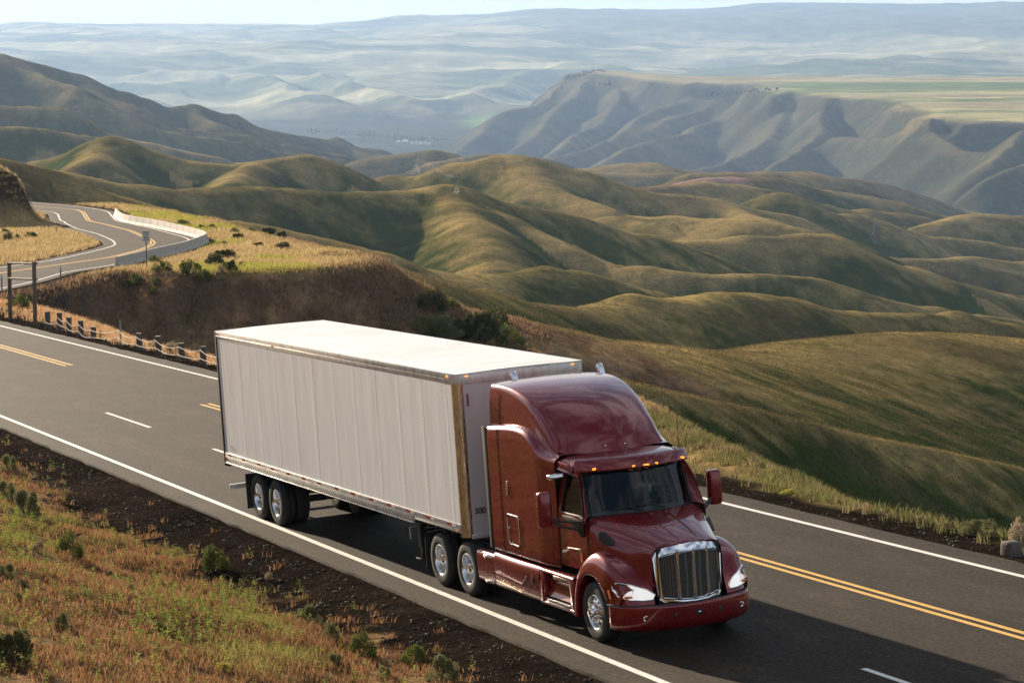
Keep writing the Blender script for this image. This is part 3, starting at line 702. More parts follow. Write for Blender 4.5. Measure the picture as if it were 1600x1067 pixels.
def post_mat():
    P = NT('gold_reflection_metal', rough=.28, col=(.8, .8, .8), metal=1)
    n = P.noise(P.coord('Object'), 9, 4, .7, vec_scale=(6, 6, .35)); P.base(P.ramp(n, [(.35, (.42, .36, .26)), (.6, (.86, .78, .60))]))  # gold of reflected sunlit hills is put into the base colour
    P.l(P.ramp(n, [(.3, (.2, .2, .2)), (.7, (.42, .42, .42))]), P.b.inputs['Roughness']); return P.m
M_POST = post_mat()
def black_mat(name, c, r):
    P = NT(name, rough=r, col=(c, c, c)); n = P.noise(P.coord('Object'), 12, 4, .7)
    P.base(P.ramp(n, [(.3, (c * .7,) * 3), (.7, (c * 1.6, c * 1.5, c * 1.35))])); return P.m
M_BLACK = black_mat('black_trim', .014, .42); M_RUBBER = black_mat('tyre_rubber', .018, .75); M_FRAME = black_mat('chassis_black', .017, .6)
M_FLAP = black_mat('flap_rubber', .012, .8)
M_GLASS = NT('tinted_glass', rough=.03, col=(.55, .62, .62)).m
def glass(name, tint, a):
    m = bpy.data.materials.new(name); m.use_nodes = True; t = m.node_tree; t.nodes.clear()
    o = t.nodes.new('ShaderNodeOutputMaterial'); tr = t.nodes.new('ShaderNodeBsdfTransparent'); g = t.nodes.new('ShaderNodeBsdfGlossy')
    fr = t.nodes.new('ShaderNodeFresnel'); mx = t.nodes.new('ShaderNodeMixShader')
    tr.inputs[0].default_value = (*tint, 1); g.inputs['Roughness'].default_value = .02; fr.inputs[0].default_value = a
    t.links.new(fr.outputs[0], mx.inputs[0]); t.links.new(tr.outputs[0], mx.inputs[1]); t.links.new(g.outputs[0], mx.inputs[2]); t.links.new(mx.outputs[0], o.inputs[0]); return m
M_WIND = glass('windscreen_glass', (.50, .58, .56), 1.5); M_LENS = glass('lamp_lens', (.93, .94, .95), 1.5)
M_AMBER = NT('amber_lens', rough=.2, col=(.9, .22, .02), coat=.6).m
M_LAMP = NT('amber_lamp_lit', rough=.2, col=(1, .35, .04)); M_LAMP.b.inputs['Emission Color'].default_value = (1, .30, .03, 1); M_LAMP.b.inputs['Emission Strength'].default_value = .9; M_LAMP = M_LAMP.m
M_REDL = NT('red_lens', rough=.25, col=(.55, .02, .015), coat=.4).m
M_REDTAPE = NT('red_reflective_tape', rough=.4, col=(.30, .03, .02)).m; M_WTAPE = NT('silver_reflective_tape', rough=.35, col=(.72, .68, .6)).m
M_INT = black_mat('cab_trim_dark', .05, .7); M_SEAT = black_mat('seat_cloth', .03, .9)
def mesh_mat():
    P = NT('grille_mesh', rough=.5, col=(.2, .2, .2), metal=.6)
    co = P.coord('Object'); x = P.n('TexVoronoi', Scale=44.0, feature='DISTANCE_TO_EDGE'); x.inputs['Randomness'].default_value = 0.0
    P.l(co, x.inputs['Vector']); P.base(P.ramp(x.outputs['Distance'], [(.06, (.16, .15, .13)), (.14, (.012, .012, .012))])); P.bump(x.outputs['Distance'], .6, .01); return P.m
M_MESH = mesh_mat()
M_TREAD = NT('step_tread', rough=.3, col=(.6, .6, .6), metal=1).m
def panel_mat(name, tint, seam=1.22):
    P = NT(name, rough=.42, col=tint, spec=.3)
    co = P.coord('Object'); sp = P.n('SeparateXYZ'); P.l(co, sp.inputs[0])
    fx = P.math('ABSOLUTE', P.math('SUBTRACT', P.math('FRACT', P.math('DIVIDE', sp.outputs[0], seam)), .5))       # 0 at seam
    seamw = P.ramp(fx, [(0.0, (1, 1, 1)), (.035, (1, 1, 1)), (.042, (0, 0, 0))])
    line = P.ramp(fx, [(0.030, (0, 0, 0)), (.036, (1, 1, 1)), (.042, (0, 0, 0))])
    fz = P.math('ABSOLUTE', P.math('SUBTRACT', P.math('FRACT', P.math('MULTIPLY', sp.outputs[2], 13.0)), .5))
    rx = P.ramp(fx, [(.0, (1, 1, 1)), (.010, (1, 1, 1)), (.014, (0, 0, 0))]); rz = P.ramp(fz, [(0, (1, 1, 1)), (.16, (1, 1, 1)), (.2, (0, 0, 0))])
    riv = P.math('MULTIPLY', rx, rz)
    wav = P.noise(co, 1.5, 3, .5, vec_scale=(1.6, 1, .22)); dirt = P.noise(co, 2.4, 5, .65, vec_scale=(1, 1, .35)); fine = P.noise(co, 14, 3, .6)
    c = P.mix(P.ramp(dirt, [(.45, (0, 0, 0)), (.8, (.5, .5, .5))]), tint, tuple(q * .82 for q in tint))
    c = P.mix(P.math('MULTIPLY', line, .35), c, (.30, .29, .27)); c = P.mix(P.math('MULTIPLY', riv, .4), c, (.34, .32, .30))
    P.base(c)
    h = P.math('ADD', P.math('MULTIPLY', wav, .28), P.math('ADD', P.math('MULTIPLY', seamw, .06), P.math('MULTIPLY', riv, .05)))
    P.bump(P.math('ADD', h, P.math('MULTIPLY', fine, .05)), .85, .035); return P.m
M_PANEL = panel_mat('trailer_panel', (.84, .835, .83)); M_NOSE = panel_mat('trailer_nose', (.66, .63, .62), 50)
def roof_mat():
    P = NT('trailer_roof', rough=.35, col=(.86, .86, .85)); co = P.coord('Object'); w = P.n('TexWave', Scale=.82, Distortion=.15); w.bands_direction = 'X'
    P.l(co, w.inputs['Vector']); d = P.noise(co, .8, 5, .6); P.base(P.ramp(d, [(.35, (.74, .73, .70)), (.6, (.88, .88, .86))]))
    P.bump(P.math('ADD', w.outputs['Fac'], P.math('MULTIPLY', d, 1.2)), .35, .02); return P.m
M_ROOF = roof_mat()

# ---- wheels
R_T = .505
TYRE = [(.285, .0), (.30, -.012), (.34, -.018), (.41, -.020), (.455, -.012), (.487, .010), (.500, .035), (R_T, .060), (R_T, .100), (.493, .106), (.493, .116), (R_T, .122), (R_T, .160), (.493, .166), (.493, .176), (R_T, .182), (R_T, .222), (.497, .245), (.480, .268), (.44, .285), (.36, .288), (.29, .28), (.285, .27)]
def wheel(parent, x, ys, side, kind, z=.5):
    """ys = lateral position of the outer sidewall; side -1 = near side, +1 = far side"""
    c = (x, ys, z); sg = -side             # positive offsets go inboard
    t = MB().lathe(TYRE, c, n=56, sgn=sg)
    if kind == 'dual': t.lathe(TYRE, (x, ys + sg * .33, z), n=56, sgn=sg)
    w = t.build('wheel', M_RUBBER, parent)
    r = MB()
    if kind == 'steer':                     # convex disc with hand holes
        r.lathe([(.288, .02), (.292, -.004), (.282, -.012), (.272, -.004), (.262, .025), (.250, .045)], c, n=56, sgn=sg)
        n = 60; V = []; F = []; rings = [(.250, .045), (.236, .035), (.196, .010), (.165, -.002), (.12, -.006)]
        for q, o in rings:
            for k in range(n): a = 2 * math.pi * k / n; V.append((x + q * math.cos(a), ys + sg * o, z + q * math.sin(a)))
        for i in range(4):
            for k in range(n):
                if i == 1 and (k % 6) in (2, 3): continue
                F.append((i * n + k, i * n + (k + 1) % n, (i + 1) * n + (k + 1) % n, (i + 1) * n + k))
        r.add(V, F)
    else:                                   # deep dish
        r.lathe([(.288, .02), (.292, -.004), (.280, -.012), (.270, -.002), (.258, .03), (.245, .10), (.238, .15), (.20, .165), (.16, .17), (.13, .165)], c, n=56, sgn=sg)
    r.build('rim', M_ALU, w, solid=.004)
    MB().lathe([(.249, .05), (.24, .11), (.0, .11)], c, n=40, sgn=sg).build('brake_drum', M_FRAME, w) if kind == 'steer' else None
    h = MB(); base = -.006 if kind == 'steer' else .165
    pr = [(.12, base), (.105, base - .03), (.085, base - .045), (.08, base - .085), (.065, base - .105), (.03, base - .112), (.0, base - .113)] if kind == 'steer' else [(.13, base), (.112, base - .02), (.10, base - .09), (.085, base - .135), (.05, base - .150), (.0, base - .152)]
    h.lathe(pr, c, n=28, sgn=sg)
    for k in range(10):
        a = 2 * math.pi * (k + .5) / 10; q = .143
        h.lathe([(.022, .0), (.020, -.03), (.014, -.052), (.0, -.056)], (x + q * math.cos(a), ys + sg * base, z + q * math.sin(a)), n=8, sgn=sg)
    h.build('hub', M_CHROME, w)
    return w
# ================================================================ TRAILER
TR = troot('semi_trailer', (-7.2, 0, 0)); tag(TR, 'long white box trailer with a row of red and silver strips along its lower rail', 'trailer')
L, HT, HB, HW = 14.27, 4.09, 1.08, 1.30
# side walls with a faint waviness of the sheet
for sgn in (-1, 1):
    xs_ = np.linspace(-L + .05, -.15, 190); zs_ = np.linspace(HB + .24, HT - .17, 26)
    XX, ZZ = np.meshgrid(xs_, zs_)
    front = sstep(-5, 0, XX)
    q = np.abs(((XX + 7.2) / 1.22) % 1 - .5)             # zero at a seam
    wv = .004 * (fbm(XX * 1.3, ZZ * .5 + XX * .12, 3, 401 + sgn) - .5) * (1 + 1.2 * front) * sstep(.02, .2, q) * np.sin(np.pi * np.clip((ZZ - HB) / (HT - HB), 0, 1)) ** .4
    wv += .009 * front * (fbm(XX * 2.2 + ZZ * .9, ZZ * .55, 3, 421) - .5) * sstep(2.6, 3.9, ZZ)
    wv += np.where(q < .018, .0012, 0)
    V = np.stack([XX, sgn * (HW - .012 + wv), ZZ], -1).reshape(-1, 3); c = len(xs_)
    F = [(i * c + j, i * c + j + 1, (i + 1) * c + j + 1, (i + 1) * c + j) for i in range(len(zs_) - 1) for j in range(c - 1)]
    MB().add(V, F).build('side_wall', M_PANEL, TR, angle=60)
    b = MB()                                              # top rail, two steps
    b.box((-L / 2 - .1, sgn * (HW - .02), HT - .055), (L - .2, .05, .11), .006); b.box((-L / 2 - .1, sgn * (HW - .03), HT - .15), (L - .25, .045, .08), .006); b.box((-L / 2 - .1, sgn * (HW + .004), HT - .112), (L - .25, .014, .018), .003)
    b.build('top_rail', M_RAIL, TR)
    b = MB()                                              # bottom rail: band, channel and lip
    b.box((-L / 2 - .1, sgn * (HW - .018), HB + .20), (L - .2, .05, .09), .006)
    b.box((-L / 2 - .1, sgn * (HW - .006), HB + .150), (L - .25, .03, .014), .002)
    b.box((-L / 2 - 1.28, sgn * (HW - .02), HB + .070), (L - 2.6, .045, .15), .006); b.box((-1.35, sgn * (HW - .02), HB + .115), (2.3, .045, .06), .006)
    b.box((-L / 2 - 1.28, sgn * (HW - .004), HB + .005), (L - 2.6, .03, .014), .002)
    b.cur = 1                                             # dark punched holes in two rows
    for k in range(96):
        x = -L + .3 + k * .12
        b.lathe([(.020, 0), (.018, -.004), (0, -.005)], (x, sgn * (HW + .003), HB + .095), n=6, sgn=-sgn)
        b.lathe([(.020, 0), (.018, -.004), (0, -.005)], (x + .06, sgn * (HW + .003), HB + .045), n=6, sgn=-sgn)
    b.build('bottom_rail', [M_RAIL, M_FRAME], TR, weld=False)
    for k in range(14):
        x = -L + .55 + k * 1.005 + random.uniform(-.05, .05)
        if x > -.5: continue
        MB().box((x - .10, sgn * (HW + .008), HB + .205), (.24, .004, .05)).build('reflective_strip', M_REDTAPE, TR, smooth=False)
        MB().box((x + .12, sgn * (HW + .008), HB + .205), (.16, .004, .05)).build('reflective_strip', M_WTAPE, TR, smooth=False)
    # rounded corner post at the nose
    arc = [(-.14 + .13 * math.sin(t), HW - .13 + .13 * math.cos(t)) for t in np.linspace(0, math.pi / 2, 9)]
    arc = [(-.17, HW + .002)] + arc + [(-.008, HW - .16)]
    V = [(x, sgn * y, z) for z in (HB + .02, HT - .17) for x, y in arc]; n = len(arc)
    MB().add(V, [(i, i + 1, n + i + 1, n + i) for i in range(n - 1)]).build('corner_post', M_POST, TR)
    V = [(x - .002, sgn * y * 1.001, z) for z in (HT - .17, HT - .0) for x, y in arc]
    MB().add(V, [(i, i + 1, n + i + 1, n + i) for i in range(n - 1)]).build('corner_cap', M_RAIL, TR)
    MB().box((-.33, sgn * (HW + .008), HT - .05), (.09, .016, .035), .005).build('marker_lamp', M_LAMP, TR)
    MB().box((-.012, sgn * (HW - .24), HT - .045), (.03, .07, .028), .005).build('marker_lamp', M_LAMP, TR)
    MB().box((-.32, sgn * (HW + .008), HB + .12), (.10, .02, .05), .008).build('marker_lamp', M_AMBER, TR)
    MB().box((-L + .16, sgn * (HW + .008), HB + .10), (.10, .02, .05), .008).build('marker_lamp', M_REDL, TR)
    MB().box((-L + .16, sgn * (HW + .008), HT - .06), (.10, .02, .05), .008).build('marker_lamp', M_REDL, TR)
    MB().box((-L * .5 - 3.1, sgn * (HW + .008), HT - .10), (.09, .02, .05), .008).build('marker_lamp', M_AMBER, TR)
    MB().box((-.008, sgn * (HW - .235), HT - .48), (.03, .03, .22), .004).build('reflective_strip', M_REDTAPE, TR)
# roof skin: sags a little between bows
xs_ = np.linspace(-L + .02, -.03, 170); ys_ = np.linspace(-HW + .03, HW - .03, 13); XX, YY = np.meshgrid(xs_, ys_)
ZZ = HT + .018 * np.cos(YY / HW * math.pi / 2) - .006 * np.abs(np.sin(XX * math.pi / .61)) * np.cos(YY / HW * math.pi / 2) ** .5
V = np.stack([XX, YY, ZZ], -1).reshape(-1, 3); c = len(xs_)
MB().add(V, [(i * c + j, i * c + j + 1, (i + 1) * c + j + 1, (i + 1) * c + j) for i in range(len(ys_) - 1) for j in range(c - 1)]).build('roof', M_ROOF, TR)
MB().box((-.02, 0, HT - .01), (.04, 2 * HW - .26, .03), .004).build('roof_edge', M_RAIL, TR)
# nose
b = MB()
b.box((-.03, 0, (HB + HT) / 2 - .05), (.036, 2 * HW - .29, HT - HB - .24)); b.cur = 1
for z in np.arange(HB + .12, HT - .25, .075):
    for y in (-HW + .235, HW - .235): b.lathe([(.007, 0), (.005, -.004), (0, -.005)], (-.011, y, z), 'x', 5, sgn=-1)
for y in np.arange(-HW + .3, HW - .25, .075): b.lathe([(.007, 0), (.005, -.004), (0, -.005)], (-.011, y, HT - .215), 'x', 5, sgn=-1)
nose = b.build('front_wall', [M_NOSE, M_RAIL], TR, weld=False)
MB().box((-.016, 0, HT - .10), (.03, 2 * HW - .28, .19), .005).build('nose_rail', M_RAIL, TR); MB().box((-.012, 0, HB + .03), (.05, 2 * HW - .28, .08), .005).build('nose_rail', M_RAIL, TR)
Mt = Matrix(((0, 0, 1, -.008 + 7.2), (1, 0, 0, -HW + .33), (0, 1, 0, HB + .44), (0, 0, 0, 1)))
text_mesh('fleet_number', '300', .155, M_BLACK, TR, Mt, .003)
# small writing at the rear of the side
for j, (w_, z_) in enumerate(((.16, 1.51), (.10, 1.47), (.13, 1.43))):
    MB().box((-L + .62, -HW - .004, z_), (w_, .004, .014)).build('data_plate', M_BLACK, TR, smooth=False)
# rear frame and doors
b = MB()
for s_ in (-1, 1): b.box((-L + .015, s_ * (HW - .035), (HB + HT) / 2 - .04), (.10, .09, HT - HB + .06), .01)
b.box((-L + .015, 0, HT - .05), (.10, 2 * HW - .1, .12), .01); b.box((-L + .015, 0, HB + .02), (.12, 2 * HW - .1, .22), .01)
b.build('rear_frame', M_FRAME, TR)
for s_ in (-1, 1):
    d_ = MB().box((-L + .01, s_ * .60, (HB + HT) / 2), (.05, 1.17, HT - HB - .26), .01).build('rear_door', M_PANEL, TR)
    MB().tube([(-L - .03, s_ * .25, HB + .1), (-L - .03, s_ * .25, HT - .1)], .016, 8).build('lock_rod', M_RAIL, d_)
# chassis: crossmembers, rails, bogie
b = MB()
for x in np.arange(-L + .3, -.2, .40): b.box((x, 0, HB + .03), (.05, 2 * HW - .12, .10))
b.build('crossmembers', M_FRAME, TR, smooth=False)
MB().box((-L / 2, 0, HB + .11), (L - .2, 2 * HW - .08, .04)).build('floor', M_FRAME, TR, smooth=False)
b = MB()
for s_ in (-1, 1):
    b.box((-L + 2.35, s_ * .52, HB - .10), (4.3, .10, .16), .01)
    for x in (-12.32, -11.07): b.box((x, s_ * .52, .78), (.14, .14, .40), .02); b.tube([(x - .5, s_ * .52, .78), (x, s_ * .52, .62), (x + .5, s_ * .52, .78)], .04, 8)
for x in (-12.32, -11.07): b.tube([(x, -1.0, .5), (x, 1.0, .5)], .075, 12)
for x in (-10.2, -9.6): b.box((x, 0, HB - .12), (.12, 1.2, .10), .01)
b.tube([(-9.7, -.5, .78), (-9.7, .5, .78)], .14, 14)
b.build('bogie', M_FRAME, TR)
for x in (-12.32, -11.07):
    for s_ in (-1, 1): wheel(TR, x, s_ * 1.20, s_, 'dual')
for s_ in (-1, 1):
    MB().box((-12.98, s_ * .95, .55), (.02, .62, .78), .004).build('mud_flap', M_FLAP, TR)
b = MB(); b.tube([(-13.02, -.95, .92), (-13.02, .95, .92)], .02, 6); b.build('flap_bracket', M_FRAME, TR)
b = MB(); b.box((-L + .06, 0, .52), (.10, 2.5, .11), .012)
for s_ in (-1, 1): b.box((-L + .1, s_ * .55, .80), (.09, .10, .56), .01)
b.build('underride_guard', M_RAIL, TR)
# landing gear
for s_ in (-1, 1):
    b = MB(); b.box((-2.95, s_ * .98, .90), (.15, .15, .70), .01); b.box((-2.95, s_ * .98, .52), (.11, .11, .42), .01)
    b.box((-2.95, s_ * .98, .315), (.26, .26, .03), .01); b.tube([(-2.95, s_ * .98, .86), (-2.2, s_ * .98, 1.12)], .025, 6)
    b.build('landing_leg', M_FRAME, TR)
MB().tube([(-2.95, -.98, .85), (-2.95, .98, .85)], .025, 8).build('landing_brace', M_FRAME, TR)
MB().tube([(-2.95, -1.10, .95), (-2.95, -1.24, .95), (-2.95, -1.24, .72)], .014, 6).build('crank_handle', M_RAIL, TR)
# ================================================================ TRACTOR
TC = troot('semi_tractor', (3.2, 0, 0)); tag(TC, 'maroon long-nosed sleeper tractor with a tall chrome-framed grille pulling the white trailer', 'truck')
def sym(rows): return rows
# ---- sleeper box with rounded shoulders
sx = [(1.13, 3.27), (1.5, 3.30), (2.0, 3.34), (2.4, 3.35), (2.75, 3.31), (3.02, 3.20), (3.22, 3.06), (3.5, 2.98), (3.82, 2.94)]
rows = []
for x, zt in sx:
    w_ = 1.22 if x < 3.3 else (1.19 if x < 3.6 else 1.14)
    rows.append([(x, 0, zt + .02), (x, .6, zt + .02), (x, 1.0, zt + .015), (x, w_ - .10, zt - .005), (x, w_ - .025, zt - .06), (x, w_, zt - .17), (x, w_, 2.6), (x, w_, 2.0), (x, w_, 1.5), (x, w_, 1.12), (x, w_ - .02, 1.05)])
b = MB().patch(rows, 3, 3, mirror=True)
c_ = MB()                                            # rivet rows
for x in np.arange(1.75, 3.05, .062): c_.lathe([(.008, 0), (.006, -.005), (0, -.006)], (x, -1.222, 2.62 - (x - 1.75) * .03), n=5, sgn=1); c_.lathe([(.008, 0), (.006, -.005), (0, -.006)], (x, -1.222, 1.12), n=5, sgn=1)
for z in np.arange(1.18, 2.6, .062): c_.lathe([(.008, 0), (.006, -.005), (0, -.006)], (1.66, -1.222, z), n=5, sgn=1); c_.lathe([(.008, 0), (.006, -.005), (0, -.006)], (3.02, -1.222, z), n=5, sgn=1)
c_.mirrored(); b.add(c_.V, c_.F)
sl = b.build('sleeper', M_RED, TC)
MB().prism([(y, z) for y, z in (lambda p: p + [(-y, z) for y, z in p[::-1][1:-1]])([(0, 3.28), (1.10, 3.27), (1.19, 3.2), (1.215, 3.1), (1.215, 1.06), (0, 1.06)])], 0, 1.10, 1.14).build('sleeper_back', M_RED, TC)
def seam(pts, y=-1.2225, r=.006): return MB().tube([(x, y, z) for x, z in pts], r, 5)
for s_ in (-1, 1): seam([(1.62, 3.30), (1.62, 1.06)], s_ * 1.2225).build('panel_seam', M_BLACK, sl)
# storage hatch outline and vent strip
for s_ in (-1, 1):
    c = [(1.86, 1.76), (2.28, 1.755), (2.33, 1.70), (2.34, 1.30), (2.30, 1.235), (1.92, 1.24), (1.86, 1.30), (1.83, 1.70), (1.86, 1.76)]
    h_ = MB().prism([(x, z) for x, z in c[:-1]], 1, s_ * 1.216, s_ * 1.226).build('storage_hatch', M_RED, sl)
    MB().tube([(x, s_ * 1.229, z) for x, z in c], .011, 8, cap=False).build('hatch_trim', M_CHROME, sl)
    MB().lathe([(.022, 0), (.02, -.015), (0, -.018)], (1.89, s_ * 1.228, 1.52), n=10, sgn=-s_).build('hatch_latch', M_CHROME, sl)
    MB().box((1.93, s_ * 1.232, 2.22), (.055, .02, .26), .009).build('side_vent', M_POST, sl)
    # rubber-edged side extender closing the gap to the trailer
    MB().prism([(.93, 3.24), (1.12, 3.22), (1.13, 1.06), (.98, 1.06)], 1, s_ * 1.20, s_ * 1.225, .006).build('side_extender', M_FLAP, TC)
# ---- roof fairing
RF = [[(1.10,0,4.02),(1.10,.5,4.01),(1.10,.85,3.985),(1.10,1.0,3.93),(1.10,1.075,3.82),(1.10,1.10,3.6),(1.10,1.11,3.22)],
 [(1.5,0,4.035),(1.5,.5,4.025),(1.5,.85,3.99),(1.5,1.0,3.935),(1.5,1.075,3.82),(1.5,1.10,3.6),(1.5,1.11,3.22)],
 [(2.0,0,4.02),(2.0,.5,4.005),(1.98,.84,3.965),(1.96,.99,3.90),(1.95,1.07,3.78),(1.95,1.10,3.55),(1.95,1.11,3.2)],
 [(2.55,0,3.95),(2.52,.48,3.93),(2.46,.82,3.87),(2.42,.98,3.79),(2.40,1.06,3.67),(2.4,1.09,3.45),(2.4,1.105,3.15)],
 [(3.05,0,3.80),(3.0,.46,3.775),(2.92,.80,3.70),(2.85,.97,3.60),(2.82,1.05,3.48),(2.82,1.085,3.3),(2.82,1.10,3.05)],
 [(3.50,0,3.54),(3.44,.45,3.51),(3.33,.80,3.43),(3.24,.97,3.33),(3.20,1.045,3.24),(3.2,1.08,3.14),(3.2,1.095,2.98)],
 [(3.80,0,3.24),(3.74,.44,3.22),(3.60,.79,3.17),(3.50,.96,3.11),(3.45,1.035,3.06),(3.44,1.065,3.0),(3.44,1.08,2.93)],
 [(3.98,0,2.94),(3.92,.42,2.945),(3.78,.76,2.96),(3.68,.94,2.965),(3.64,1.01,2.955),(3.63,1.045,2.94),(3.62,1.06,2.90)]]
RF = [[p if i not in (2, 3) else (p[0], p[1] * (1.09 if i == 2 else 1.04), p[2] + (.0 if i == 2 else .025)) for i, p in enumerate(r)] for r in RF]
rf = MB().patch(RF, 6, 5, mirror=True).build('roof_fairing', M_RED, TC)
pts = [(y, z) for _, y, z in RF[0]]; pts += [(-y, z) for y, z in pts[::-1][:-1]]
MB().prism(pts, 0, 1.08, 1.11).build('fairing_back', M_RED, rf)
for s_ in (-1, 1): MB().tube([(1.52, s_ * 1.118, 3.25), (1.52, s_ * 1.108, 3.6), (1.52, s_ * 1.085, 3.86)], .006, 5).build('fairing_seam', M_BLACK, rf)
for y, z in ((-.22, 2.985), (.14, 2.985)): MB().lathe([(.014, 0), (.012, -.01), (0, -.012)], (3.975 - abs(y) * .12, y, z + .06), 'x', 8, sgn=-1).build('screw', M_CHROME, rf)
# ---- cab roof
CR = [[(3.55,0,2.92),(3.55,.4,2.92),(3.55,.8,2.91),(3.55,1.0,2.88),(3.55,1.08,2.82),(3.55,1.11,2.74)],
      [(4.0,0,2.955),(3.95,.4,2.95),(3.88,.8,2.935),(3.84,1.0,2.90),(3.82,1.08,2.83),(3.82,1.11,2.74)],
      [(4.45,0,2.945),(4.38,.4,2.94),(4.22,.8,2.92),(4.1,.98,2.87),(4.06,1.06,2.80),(4.05,1.10,2.72)],
      [(4.74,0,2.90),(4.66,.4,2.895),(4.47,.78,2.87),(4.32,.96,2.82),(4.27,1.035,2.76),(4.25,1.08,2.70)],
      [(4.80,0,2.80),(4.72,.4,2.795),(4.54,.78,2.77),(4.40,.93,2.74),(4.35,.99,2.71),(4.32,1.05,2.68)]]
cab = MB().patch(CR, 4, 4, mirror=True).build('cab_roof', M_RED, TC)
# cab flank from sleeper to door, cowl, floor
# ---- visor
VS = [[(4.86,0,2.955),(4.79,.35,2.95),(4.64,.72,2.94),(4.46,.98,2.925),(4.40,1.035,2.92)],
      [(4.93,0,2.87),(4.86,.35,2.866),(4.71,.72,2.855),(4.53,.98,2.84),(4.46,1.04,2.835)],
      [(4.99,0,2.765),(4.92,.35,2.762),(4.77,.72,2.752),(4.58,.98,2.74),(4.51,1.04,2.735)]]
vs = MB().patch(VS, 3, 5, mirror=True).build('sun_visor', M_RED, TC, solid=.025)
for y in (-.79, -.16, .03, .21, .84):
    yy = abs(y); x_ = np.interp(yy, [0, .35, .72, .98], [4.955, 4.885, 4.735, 4.555]) + .012; z_ = 2.80
    MB().box((x_, y, z_ - .01), (.035, .115, .036), .012, M=Matrix.Rotation(math.radians(-28 * y / .9), 3, 'Z').to_4x4()).build('marker_lamp', M_LAMP, vs)
# ---- windscreen
def wline(z, top):
    pass
WS = [[(5.07,0,2.03),(5.02,.35,2.03),(4.90,.68,2.03),(4.75,.90,2.02),(4.71,.945,2.02)],
      [(4.93,0,2.39),(4.88,.35,2.39),(4.76,.68,2.385),(4.61,.89,2.38),(4.57,.935,2.37)],
      [(4.80,0,2.76),(4.75,.35,2.76),(4.62,.67,2.75),(4.46,.875,2.73),(4.42,.92,2.72)]]
MB().patch(WS, 4, 4, mirror=True).build('windscreen', M_WIND, TC)
b = MB()                                            # black surround and divider-less gasket
e = [(5.08,0,2.015),(5.03,.35,2.015),(4.91,.68,2.015),(4.755,.905,2.005),(4.71,.955,2.01)]
b.tube([(x, -y, z) for x, y, z in e[::-1]] + e[1:], .022, 8)
for s_ in (-1, 1): b.tube([(4.715, s_ * .955, 2.01), (4.57, s_ * .945, 2.37), (4.42, s_ * .93, 2.72)], .024, 8)
b.build('windscreen_gasket', M_BLACK, TC)
